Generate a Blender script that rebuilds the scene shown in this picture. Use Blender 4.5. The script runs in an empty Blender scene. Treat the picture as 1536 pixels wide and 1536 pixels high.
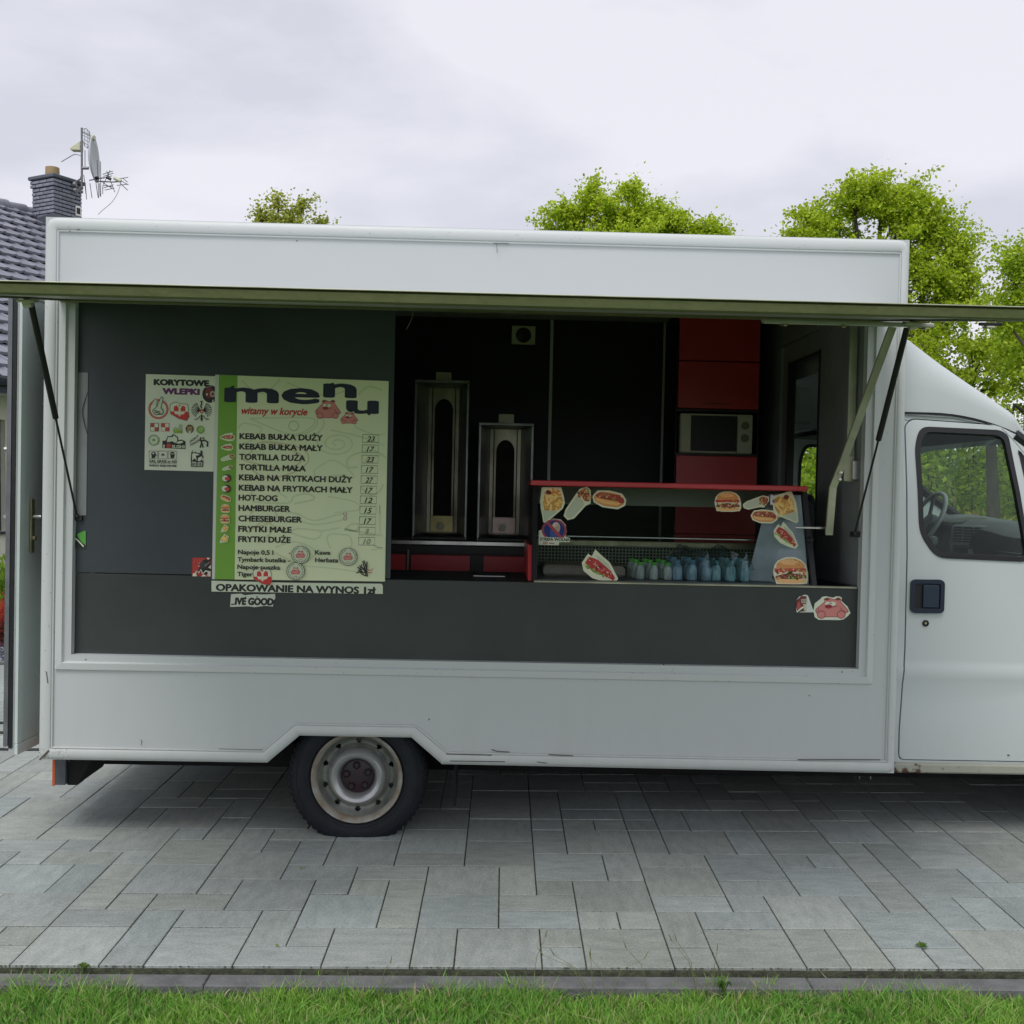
import bpy, bmesh, math, random
import numpy as np
from mathutils import Vector, Matrix
from mathutils.geometry import tessellate_polygon

random.seed(7); rng = np.random.default_rng(7)
S = bpy.context.scene
COL = S.collection
R = math.radians

# ------------------------------------------------------------------ camera
cam_d = bpy.data.cameras.new('camera'); cam = bpy.data.objects.new('camera', cam_d); COL.objects.link(cam)
cam_d.sensor_width = 36; cam_d.lens = 36 * 1550 / 1536
cam_d.clip_start = .05; cam_d.clip_end = 600
_p, _r = -.0365, -.0075
cam.matrix_world = Matrix.Translation((0, 0, 1.668)) @ Matrix.Rotation(_p, 4, 'X') @ Matrix.Rotation(_r, 4, 'Y') @ Matrix.Rotation(R(90), 4, 'X')
S.camera = cam

# ------------------------------------------------------------------ sky
SUN_EL, SUN_ROT = R(60), R(205)
w = bpy.data.worlds.new('World'); S.world = w; w.use_nodes = True
nt = w.node_tree; nt.nodes.clear()
out = nt.nodes.new('ShaderNodeOutputWorld'); bg = nt.nodes.new('ShaderNodeBackground')
sky = nt.nodes.new('ShaderNodeTexSky'); sky.sky_type = 'NISHITA'; sky.sun_disc = False
sky.sun_elevation = SUN_EL; sky.sun_rotation = SUN_ROT
tc = nt.nodes.new('ShaderNodeTexCoord'); mp = nt.nodes.new('ShaderNodeMapping'); mp.inputs['Scale'].default_value = (-1.0, 1.0, 2.3)
mp.inputs['Location'].default_value = (7.2, .8, 1.9)
n1 = nt.nodes.new('ShaderNodeTexNoise'); n1.inputs['Scale'].default_value = 2.2; n1.inputs['Detail'].default_value = 7; n1.inputs['Roughness'].default_value = .52
n1.inputs['Distortion'].default_value = .4
cr = nt.nodes.new('ShaderNodeValToRGB')
cr.color_ramp.elements[0].position = .38; cr.color_ramp.elements[0].color = (6.5, 6.6, 7.3, 1)
cr.color_ramp.elements[1].position = .56; cr.color_ramp.elements[1].color = (8.25, 8.1, 8.75, 1)
mx = nt.nodes.new('ShaderNodeMix'); mx.data_type = 'RGBA'; mx.inputs[0].default_value = .9
L = nt.links.new
L(tc.outputs['Generated'], mp.inputs[0]); L(mp.outputs[0], n1.inputs['Vector']); L(n1.outputs['Fac'], cr.inputs[0])
L(sky.outputs[0], mx.inputs[6]); L(cr.outputs[0], mx.inputs[7]); L(mx.outputs[2], bg.inputs[0]); L(bg.outputs[0], out.inputs[0])
bg.inputs[1].default_value = .1

# ------------------------------------------------------------------ sun (overcast)
sd = bpy.data.lights.new('sun', 'SUN'); sd.energy = 1.5; sd.angle = R(25); sd.color = (1, .97, .92)
so = bpy.data.objects.new('sun', sd); COL.objects.link(so)
sdir = Vector((math.sin(SUN_ROT) * math.cos(SUN_EL), math.cos(SUN_ROT) * math.cos(SUN_EL), math.sin(SUN_EL)))
so.rotation_euler = sdir.to_track_quat('Z', 'Y').to_euler(); so.location = (0, 0, 30)
S.view_settings.view_transform = 'Standard'; S.view_settings.look = 'None'; S.view_settings.gamma = 1
S.view_settings.exposure = .16; S.view_settings.use_curve_mapping = False
S.render.engine = 'CYCLES'; S.cycles.max_bounces = 8; S.cycles.transparent_max_bounces = 16

# ------------------------------------------------------------------ materials
MATS = {}
def mat(name, col=(.5, .5, .5), rough=.5, metal=0., var=0., vs=8., bump=0., bs=40., stretch=(1, 1, 1), spec=.5, col2=None, coord='Position', rnd=0., trans=0., alpha=1.):
    if name in MATS: return MATS[name]
    m = bpy.data.materials.new(name); m.use_nodes = True; t = m.node_tree; b = t.nodes['Principled BSDF']
    b.inputs['Base Color'].default_value = (*col, 1); b.inputs['Roughness'].default_value = rough; b.inputs['Metallic'].default_value = metal
    b.inputs['Specular IOR Level'].default_value = spec
    if trans: b.inputs['Transmission Weight'].default_value = trans
    if alpha < 1: b.inputs['Alpha'].default_value = alpha
    if var or bump or rnd or col2:
        if coord == 'Position': g = t.nodes.new('ShaderNodeNewGeometry'); vec = g.outputs['Position']
        else: g = t.nodes.new('ShaderNodeTexCoord'); vec = g.outputs['Object']
        q = t.nodes.new('ShaderNodeMapping'); q.inputs['Scale'].default_value = stretch; t.links.new(vec, q.inputs[0])
        n = t.nodes.new('ShaderNodeTexNoise'); n.inputs['Scale'].default_value = vs; n.inputs['Detail'].default_value = 6; n.inputs['Roughness'].default_value = .6
        t.links.new(q.outputs[0], n.inputs['Vector'])
        rp = t.nodes.new('ShaderNodeValToRGB')
        c2 = col2 or tuple(min(1, c * (1 + var)) for c in col)
        c1 = tuple(c * (1 - var) for c in col) if not col2 else col
        rp.color_ramp.elements[0].position = .32; rp.color_ramp.elements[1].position = .68
        rp.color_ramp.elements[0].color = (*c1, 1); rp.color_ramp.elements[1].color = (*c2, 1)
        t.links.new(n.outputs['Fac'], rp.inputs[0]); src = rp.outputs[0]
        if rnd:
            oi = t.nodes.new('ShaderNodeObjectInfo'); mr = t.nodes.new('ShaderNodeMapRange'); mr.inputs[3].default_value = 1 - rnd; mr.inputs[4].default_value = 1 + rnd
            t.links.new(oi.outputs['Random'], mr.inputs[0]); hs = t.nodes.new('ShaderNodeHueSaturation'); t.links.new(mr.outputs[0], hs.inputs['Value']); t.links.new(src, hs.inputs['Color']); src = hs.outputs[0]
        t.links.new(src, b.inputs['Base Color'])
        if bump:
            n2 = t.nodes.new('ShaderNodeTexNoise'); n2.inputs['Scale'].default_value = bs; n2.inputs['Detail'].default_value = 5; t.links.new(q.outputs[0], n2.inputs['Vector'])
            bp = t.nodes.new('ShaderNodeBump'); bp.inputs['Strength'].default_value = bump; bp.inputs['Distance'].default_value = .01
            t.links.new(n2.outputs['Fac'], bp.inputs['Height']); t.links.new(bp.outputs[0], b.inputs['Normal'])
    MATS[name] = m; return m

def dirty_paint(name, base, dirt, rough=.35, lo=-.1, hi=.5):
    """white vehicle paint with streaky grime that thickens towards the bottom of the body and a few chips"""
    m = mat(name, base, rough); t = m.node_tree; b = t.nodes['Principled BSDF']; N = t.nodes.new
    g = N('ShaderNodeTexCoord'); q = N('ShaderNodeMapping'); q.inputs['Scale'].default_value = (3, 3, .7); t.links.new(g.outputs['Object'], q.inputs[0])
    n = N('ShaderNodeTexNoise'); n.inputs['Scale'].default_value = 3.2; n.inputs['Detail'].default_value = 8; n.inputs['Roughness'].default_value = .62; t.links.new(q.outputs[0], n.inputs[0])
    sx = N('ShaderNodeSeparateXYZ'); t.links.new(g.outputs['Object'], sx.inputs[0])
    mr = N('ShaderNodeMapRange'); mr.inputs[1].default_value = hi; mr.inputs[2].default_value = lo; mr.inputs[3].default_value = .06; mr.inputs[4].default_value = .55; t.links.new(sx.outputs[2], mr.inputs[0])
    ml = N('ShaderNodeMath'); ml.operation = 'MULTIPLY'; t.links.new(n.outputs['Fac'], ml.inputs[0]); t.links.new(mr.outputs[0], ml.inputs[1])
    n3 = N('ShaderNodeTexNoise'); n3.inputs['Scale'].default_value = 22; n3.inputs['Detail'].default_value = 3; t.links.new(g.outputs['Object'], n3.inputs[0])
    r3 = N('ShaderNodeValToRGB'); r3.color_ramp.elements[0].position = .755; r3.color_ramp.elements[1].position = .775; t.links.new(n3.outputs['Fac'], r3.inputs[0])
    a = N('ShaderNodeMix'); a.data_type = 'RGBA'; a.inputs[6].default_value = (*base, 1); a.inputs[7].default_value = (*dirt, 1); t.links.new(ml.outputs[0], a.inputs[0])
    c = N('ShaderNodeMix'); c.data_type = 'RGBA'; c.inputs[7].default_value = (.10, .085, .06, 1); t.links.new(a.outputs[2], c.inputs[6]); t.links.new(r3.outputs[0], c.inputs[0])
    t.links.new(c.outputs[2], b.inputs['Base Color'])
    r = N('ShaderNodeMapRange'); r.inputs[3].default_value = rough - .08; r.inputs[4].default_value = rough + .2; t.links.new(n.outputs['Fac'], r.inputs[0]); t.links.new(r.outputs[0], b.inputs['Roughness'])
    n4 = N('ShaderNodeTexNoise'); n4.inputs['Scale'].default_value = 1.6; t.links.new(g.outputs['Object'], n4.inputs[0])
    bp = N('ShaderNodeBump'); bp.inputs['Strength'].default_value = .25; bp.inputs['Distance'].default_value = .02; t.links.new(n4.outputs['Fac'], bp.inputs['Height']); t.links.new(bp.outputs[0], b.inputs['Normal'])
    return m

M_body = dirty_paint('body_paint', (.575, .61, .62), (.42, .44, .38))
M_trim = dirty_paint('trim_paint', (.62, .655, .655), (.36, .37, .31), .4)
M_cab = dirty_paint('cab_paint', (.58, .63, .635), (.34, .35, .30), .3, -.1, .25)
M_alu = mat('olive_aluminium', (.19, .21, .10), .4, .8, .12, 6, .1, 60, (1, 1, 1))  # the olive of reflected grass is put into the base colour
M_aluold = mat('old_aluminium', (.50, .51, .38), .5, .35, .25, 5, .1, 60)
M_panel = mat('slate_laminate', (.050, .064, .075), .5, 0, .14, 2.5, .05, 200)
M_panel2 = mat('slate_laminate_lower', (.043, .053, .051), .5, 0, .14, 2.5, .05, 200)
M_dark = mat('black_lining', (.008, .010, .016), .6, 0, .3, 4)
M_grey = mat('grey_lining', (.27, .29, .31), .6, 0, .15, 3)
M_red = mat('red_laminate', (.62, .045, .055), .35, 0, .08, 6)
M_black = mat('black_plastic', (.012, .013, .016), .45, 0, .2, 20)
M_rubber = mat('tyre_rubber', (.006, .009, .014), .75, 0, .35, 14, .3, 90, coord='Object')
M_steel = mat('stainless_steel', (.60, .60, .58), .28, 1, .25, 5, .05, 30, (1, 1, .2))
M_soot = mat('sooty_burner', (.010, .009, .009), .8, 0, .4, 14, .4, 60)
M_brass = mat('tarnished_brass', (.46, .43, .26), .4, .7, .3, 12)
M_cream = mat('cream_plastic', (.64, .64, .46), .45, 0, .06, 10)
M_rim = mat('rusty_rim', (.44, .46, .42), .5, .1, 0, 11, .1, 60, col2=(.26, .19, .12), coord='Object')
M_rimd = mat('grey_rim', (.22, .235, .21), .5, .4, .4, 10, .1, 60, coord='Object')
M_cap = mat('hub_cap_paint', (.016, .018, .026), .5, 0, 0, 24, .1, 60, col2=(.035, .010, .014), coord='Object')
M_under = mat('underbody', (.008, .008, .008), .9, 0, .4, 9)
M_orange = mat('orange_reflector', (.55, .10, .03), .35)
M_dash = mat('dashboard_plastic', (.085, .095, .105), .6, 0, .2, 9, .1, 200)
M_dashl = mat('dashboard_light_plastic', (.30, .32, .33), .6, 0, .15, 9)
M_seat = mat('seat_cloth', (.02, .022, .028), .9, 0, .3, 50)
M_white = mat('white_plastic', (.6, .62, .6), .4, 0, .05, 10)
M_skin = mat('pale_board', (.74, .78, .88), .35, 0, .10, 12)  # for the forward-turned board that imitates a bright reflection in the case

def glass(name, tint=(.9, .95, .93), a=.12, rough=.02):
    m = bpy.data.materials.new(name); m.use_nodes = True; t = m.node_tree; t.nodes.clear()
    o = t.nodes.new('ShaderNodeOutputMaterial'); mi = t.nodes.new('ShaderNodeMixShader'); tr = t.nodes.new('ShaderNodeBsdfTransparent'); gl = t.nodes.new('ShaderNodeBsdfGlossy')
    fr = t.nodes.new('ShaderNodeLayerWeight'); fr.inputs[0].default_value = .5
    pw = t.nodes.new('ShaderNodeMath'); pw.operation = 'POWER'; pw.inputs[1].default_value = 5; t.links.new(fr.outputs['Facing'], pw.inputs[0])
    ad = t.nodes.new('ShaderNodeMath'); ad.operation = 'MULTIPLY_ADD'; ad.inputs[1].default_value = .9; ad.inputs[2].default_value = .02 + a
    t.links.new(pw.outputs[0], ad.inputs[0]); t.links.new(ad.outputs[0], mi.inputs[0])
    tr.inputs[0].default_value = (*tint, 1); gl.inputs['Roughness'].default_value = rough
    t.links.new(tr.outputs[0], mi.inputs[1]); t.links.new(gl.outputs[0], mi.inputs[2]); t.links.new(mi.outputs[0], o.inputs[0])
    MATS[name] = m; return m
M_glass = glass('window_glass', (.86, .93, .88), .0)
M_cglass = glass('case_glass', (.86, .9, .9), .0)
M_film = glass('shrink_film', (.75, .8, .85), .12, .15)

def attr_mat(name, rough=.45, trans=0.):
    m = bpy.data.materials.new(name); m.use_nodes = True; t = m.node_tree; b = t.nodes['Principled BSDF']
    a = t.nodes.new('ShaderNodeAttribute'); a.attribute_name = 'Col'; t.links.new(a.outputs['Color'], b.inputs['Base Color']); b.inputs['Roughness'].default_value = rough
    if trans:
        o = t.nodes['Material Output']; tl = t.nodes.new('ShaderNodeBsdfTranslucent'); mi = t.nodes.new('ShaderNodeMixShader'); mi.inputs[0].default_value = trans
        t.links.new(a.outputs['Color'], tl.inputs[0]); t.links.new(b.outputs[0], mi.inputs[1]); t.links.new(tl.outputs[0], mi.inputs[2]); t.links.new(mi.outputs[0], o.inputs[0])
    MATS[name] = m; return m
M_print = attr_mat('flat_print', .5)
M_leaf = attr_mat('foliage', .55, .5)
M_grass = attr_mat('grass_blade', .6, .3)

# ------------------------------------------------------------------ object helpers
def tag(o, label=None, cat=None, group=None, kind=None):
    if label: o['label'] = label
    if cat: o['category'] = cat
    if group: o['group'] = group
    if kind: o['kind'] = kind
    return o
T_TRUCK = Matrix.Translation((-2.1178, 4.60, .3717)) @ Matrix.Rotation(.0201, 4, 'Z') @ Matrix.Rotation(-.0159, 4, 'X') @ Matrix.Rotation(.0146, 4, 'Y')
def empty(name, mw, label, cat, group=None):
    o = bpy.data.objects.new(name, None); COL.objects.link(o); o.matrix_world = mw; o.empty_display_size = .1
    return tag(o, label, cat, group)
def link(name, me, m, parent=None, mw=None, smooth=False):
    if m is not None and len(me.materials) == 0: me.materials.append(m)
    if smooth: me.shade_smooth()
    o = bpy.data.objects.new(name, me); COL.objects.link(o)
    if parent is not None: o.parent = parent
    if mw is not None: o.matrix_basis = mw
    return o
def mesh(verts, faces, name='mesh'):
    me = bpy.data.meshes.new(name); me.from_pydata([tuple(v) for v in verts], [], [tuple(f) for f in faces]); me.update(); return me

class MB:
    """collects shapes into one mesh"""
    def __init__(s): s.v = []; s.f = []
    def add(s, V, F):
        o = len(s.v); s.v += [tuple(v) for v in V]; s.f += [tuple(i + o for i in f) for f in F]; return s
    def box(s, x0, x1, y0, y1, z0, z1, bev=0.):
        if bev:
            b = bev; V = []; 
            for z, i in ((z0, b), (z0 + b, 0), (z1 - b, 0), (z1, b)):
                V += [(x0 + i, y0 + i, z), (x1 - i, y0 + i, z), (x1 - i, y1 - i, z), (x0 + i, y1 - i, z)]
            F = [(3, 2, 1, 0), (12, 13, 14, 15)]
            for k in range(3):
                for j in range(4):
                    a = k * 4 + j; c = k * 4 + (j + 1) % 4; F.append((a, c, c + 4, a + 4))
            return s.add(V, F)
        return s.add([(x0, y0, z0), (x1, y0, z0), (x1, y1, z0), (x0, y1, z0), (x0, y0, z1), (x1, y0, z1), (x1, y1, z1), (x0, y1, z1)],
                     [(3, 2, 1, 0), (4, 5, 6, 7), (0, 1, 5, 4), (1, 2, 6, 5), (2, 3, 7, 6), (3, 0, 4, 7)])
    def hexa(s, P):  # 8 points, bottom 4 then top 4
        return s.add(P, [(3, 2, 1, 0), (4, 5, 6, 7), (0, 1, 5, 4), (1, 2, 6, 5), (2, 3, 7, 6), (3, 0, 4, 7)])
    def tube(s, pts, r, n=10, cap=True):
        pts = [Vector(p) for p in pts]; rs = r if isinstance(r, (list, tuple)) else [r] * len(pts)
        V = []; up = Vector((0, 0, 1)); prev = None
        for i, p in enumerate(pts):
            d = (pts[min(i + 1, len(pts) - 1)] - pts[max(i - 1, 0)]).normalized()
            if prev is None:
                a = d.cross(up); a = d.cross(Vector((1, 0, 0))) if a.length < .1 else a
            else: a = prev - d * prev.dot(d)
            a.normalize(); b = d.cross(a); prev = a
            for k in range(n):
                t = 2 * math.pi * k / n; V.append(p + (a * math.cos(t) + b * math.sin(t)) * rs[i])
        F = []
        for i in range(len(pts) - 1):
            for k in range(n):
                F.append((i * n + k, i * n + (k + 1) % n, (i + 1) * n + (k + 1) % n, (i + 1) * n + k))
        if cap: F += [tuple(range(n - 1, -1, -1)), tuple((len(pts) - 1) * n + k for k in range(n))]
        return s.add(V, F)
    def lathe(s, prof, c=(0, 0, 0), axis='y', n=48, cap=False):
        """prof: (radius, offset along the axis)"""
        V = []
        for r, h in prof:
            for k in range(n):
                t = 2 * math.pi * k / n; a, b = r * math.cos(t), r * math.sin(t)
                V.append({'y': (c[0] + a, c[1] + h, c[2] + b), 'z': (c[0] + a, c[1] + b, c[2] + h), 'x': (c[0] + h, c[1] + a, c[2] + b)}[axis])
        F = [(i * n + k, i * n + (k + 1) % n, (i + 1) * n + (k + 1) % n, (i + 1) * n + k) for i in range(len(prof) - 1) for k in range(n)]
        if cap: F += [tuple(range(n)), tuple((len(prof) - 1) * n + k for k in range(n))]
        return s.add(V, F)
    def slab(s, loops, y0, y1, f=None):
        """x-z outline (first loop outer, others holes) given thickness from y0 to y1"""
        f = f or (lambda x, z: (x, z))
        flat = [p for l in loops for p in l]; tri = tessellate_polygon([[Vector((p[0], p[1], 0)) for p in l] for l in loops])
        n = len(flat); V = [(f(*p)[0], y0, f(*p)[1]) for p in flat] + [(f(*p)[0], y1, f(*p)[1]) for p in flat]
        F = [tuple(t) for t in tri] + [tuple(i + n for i in reversed(t)) for t in tri]
        o = 0
        for l in loops:
            for i in range(len(l)):
                a = o + i; b = o + (i + 1) % len(l); F.append((a, b, b + n, a + n))
            o += len(l)
        return s.add(V, F)
    def build(s, name, m, parent=None, mw=None, smooth=False, recalc=True, bevel=0.):
        me = mesh(s.v, s.f, name)
        if recalc or bevel:
            bm = bmesh.new(); bm.from_mesh(me)
            if bevel:
                bmesh.ops.remove_doubles(bm, verts=bm.verts, dist=1e-5)
                ed = [e for e in bm.edges if len(e.link_faces) == 2 and e.calc_face_angle(0) > .6]
                bmesh.ops.bevel(bm, geom=ed, offset=bevel, segments=2, affect='EDGES', profile=.6)
            bmesh.ops.recalc_face_normals(bm, faces=bm.faces); bm.to_mesh(me); bm.free()
        if smooth:
            me.shade_smooth()
            me.set_sharp_from_angle(angle=R(40))
        return link(name, me, m, parent, mw)
def box(name, m, parent, x0, x1, y0, y1, z0, z1, bev=.003, mw=None):
    return MB().box(x0, x1, y0, y1, z0, z1, bev).build(name, m, parent, mw)
def rounded(x0, z0, x1, z1, r, n=4):
    P = []
    for cx, cz, a in ((x1 - r, z0 + r, -90), (x1 - r, z1 - r, 0), (x0 + r, z1 - r, 90), (x0 + r, z0 + r, 180)):
        for k in range(n + 1):
            t = R(a + 90 * k / n); P.append((cx + r * math.cos(t), cz + r * math.sin(t)))
    return P
def round_poly(P, r, n=4):
    out = []
    for i, p in enumerate(P):
        p = Vector(p); a = Vector(P[i - 1]) - p; b = Vector(P[(i + 1) % len(P)]) - p; rr = min(r, a.length * .45, b.length * .45)
        A = p + a.normalized() * rr; B = p + b.normalized() * rr
        for k in range(n + 1):
            t = k / n; q = A * (1 - t) ** 2 + p * 2 * t * (1 - t) + B * t * t; out.append((q.x, q.y))
    return out

# ------------------------------------------------------------------ flat prints (lettering, stickers): coloured faces a fraction of a millimetre apart
MU = .003026            # the survey unit used for measuring the truck side, in metres
def PX(u, v):           # survey units -> metres on the truck's side panel (x, z)
    return Vector((3.02605593e-03 * u + 6.18822037e-05 * v - 2.61014440e-01, 6.57394411e-05 * u - 3.02418551e-03 * v + 3.42698897))
_glyph = {}
def glyphs(txt, bold, shear):
    k = (txt, bold, shear)
    if k in _glyph: return _glyph[k]
    c = bpy.data.curves.new('t', 'FONT'); c.body = txt; c.size = 1; c.shear = shear; c.resolution_u = 3; c.fill_mode = 'FRONT'
    o = bpy.data.objects.new('t', c); me = bpy.data.meshes.new_from_object(o)
    V = np.array([v.co[:2] for v in me.vertices]) if len(me.vertices) else np.zeros((0, 2)); F = [tuple(p.vertices) for p in me.polygons]
    if bold and len(V):   # heavier weight: the same letters laid over each other a hair apart
        n0 = len(V); dirs = [(math.cos(t) * bold, math.sin(t) * bold * .8) for t in np.linspace(0, 2 * math.pi, 9)[:-1]]
        F = [tuple(i + n0 * k for i in f) for k in range(9) for f in F]; V = np.concatenate([V] + [V + np.array(d) for d in dirs])
    bpy.data.objects.remove(o); bpy.data.curves.remove(c); bpy.data.meshes.remove(me); _glyph[k] = (V, F); return V, F
PK = 2.1   # ink and paper reflectance
class Print:
    def __init__(s, chart=PX, unit=MU): s.v = []; s.f = []; s.c = []; s.chart = chart; s.unit = unit; s.k = 0
    def _add(s, V, F, col, lift=None):
        s.k += 1; y = -(s.k * 8e-6 if lift is None else lift); o = len(s.v)
        s.v += [(p[0], y, p[1]) for p in V]; s.f += [tuple(i + o for i in f) for f in F]; s.c += [col] * len(F)
    def poly(s, pts, col):
        V = [s.chart(*p) for p in pts]; tri = tessellate_polygon([[Vector((p[0], p[1], 0)) for p in V]]); s._add(V, tri, col)
    def ell(s, u, v, a, b, col, rot=0., n=20):
        c = s.chart(u, v); cs, sn = math.cos(rot), math.sin(rot); V = []
        for k in range(n):
            t = 2 * math.pi * k / n; x, z = a * math.cos(t), b * math.sin(t); V.append((c[0] + (x * cs - z * sn) * s.unit, c[1] + (x * sn + z * cs) * s.unit))
        s._add(V, [tuple(range(n))], col)
    def ring(s, u, v, r, wd, col, n=28, a0=0, a1=360):
        c = s.chart(u, v); V = []; m = n + 1
        for k in range(m):
            t = R(a0 + (a1 - a0) * k / n)
            for rr in (r, r - wd): V.append((c[0] + math.cos(t) * rr * s.unit, c[1] + math.sin(t) * rr * s.unit))
        s._add(V, [(2 * k, 2 * k + 2, 2 * k + 3, 2 * k + 1) for k in range(n)], col)
    def line(s, pts, wd, col):
        P = [s.chart(*p) for p in pts]; V = []
        for i, p in enumerate(P):
            d = P[min(i + 1, len(P) - 1)] - P[max(i - 1, 0)]; d = Vector((-d[1], d[0])).normalized() * wd * s.unit / 2
            V += [p + d, p - d]
        s._add(V, [(2 * i, 2 * i + 2, 2 * i + 3, 2 * i + 1) for i in range(len(P) - 1)], col)
    def text(s, txt, u0, u1, vb, cap, col, bold=.0, shear=0., slope=0.):
        """baseline starts at (u0, vb), runs along the truck to width u1-u0, capital height cap"""
        V, F = glyphs(txt, bold, shear); H, _ = glyphs('H', bold, 0)
        if not len(V): return
        x0, x1 = V[:, 0].min(), V[:, 0].max(); h = H[:, 1].max(); c = s.chart(u0, vb)
        X = (V[:, 0] - x0) / (x1 - x0) * (u1 - u0) * s.unit; Z = V[:, 1] / h * cap * s.unit + X * slope
        s._txt(X, Z, c, F, col, bold)
    def _txt(s, X, Z, c, F, col, bold):
        s._add([(c[0] + a, c[1] + b) for a, b in zip(X, Z)], F, col)
        if bold:
            n9 = len(X) // 9
            for k in range(9):
                for i in range(n9): q = -(len(X)) + k * n9 + i; v = s.v[q]; s.v[q] = (v[0], v[1] - k * 4e-6, v[2])
            s.k += 5
    def fit(s, txt, u0, v0, u1, v1, col, bold=.0):
        V, F = glyphs(txt, bold, 0.); mn, mx_ = V.min(0), V.max(0); c = s.chart(u0, v1)
        X = (V[:, 0] - mn[0]) / (mx_[0] - mn[0]) * (u1 - u0) * s.unit; Z = (V[:, 1] - mn[1]) / (mx_[1] - mn[1]) * (v1 - v0) * s.unit
        s._txt(X, Z, c, F, col, bold)
    def build(s, name, parent=None, mw=None, back=None, thick=.0006):
        """back: outline of a paper or vinyl body under the print, one mesh with it"""
        V, F, C = list(s.v), list(s.f), list(s.c)
        if back:
            pts, col = back; P = [s.chart(*p) for p in pts]; n = len(P); o = len(V)
            tri = tessellate_polygon([[Vector((p[0], p[1], 0)) for p in P]])
            V += [(p[0], 0, p[1]) for p in P] + [(p[0], thick, p[1]) for p in P]
            F += [tuple(i + o for i in t) for t in tri]; C += [col] * len(tri)
            F += [(o + i, o + (i + 1) % n, o + n + (i + 1) % n, o + n + i) for i in range(n)]; C += [col] * n
        C = [tuple(q * PK for q in c) for c in C]
        me = mesh(V, F, name); a = me.color_attributes.new('Col', 'FLOAT_COLOR', 'CORNER')
        nl = np.zeros(len(me.polygons), int); me.polygons.foreach_get('loop_total', nl)
        cc = np.repeat(np.array([(*c, 1.) for c in C], np.float32), nl, axis=0); a.data.foreach_set('color', cc.ravel())
        return link(name, me, M_print, parent, mw)
def on(y): return T_TRUCK @ Matrix.Translation((0, y, 0))

# ================================================================== GROUND
def ground_sheet(name, x0, x1, y0, y1, z, m, kind='structure'):
    return tag(link(name, mesh([(x0, y0, z), (x1, y0, z), (x1, y1, z), (x0, y1, z)], [(0, 1, 2, 3)]), m), kind=kind)
M_lawn = mat('lawn_soil', (.05, .09, .02), .95, 0, 0, 14, .6, 60, col2=(.085, .14, .032))
ground_sheet('ground', -300, 300, -300, 300, -.075, M_lawn)
M_joint = mat('joint_sand', (.05, .052, .040), .95, 0, 0, 30, .5, 120, col2=(.12, .135, .08))
G_ANG = .0075; U = .15; G0 = Vector((-1.6856, 3.430))
def gp(a, b):
    x, y = a * U, b * U; c, s = math.cos(G_ANG), math.sin(G_ANG); return Vector((G0.x + c * x - s * y, G0.y + s * x + c * y))
T_G = Matrix.Translation((G0.x, G0.y, 0)) @ Matrix.Rotation(G_ANG, 4, 'Z')
paving = MB().box(-34 * U, 46 * U, .0, 37 * U, -.07, -.010).build('paving', M_joint, None, T_G); tag(paving, kind='structure')

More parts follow.
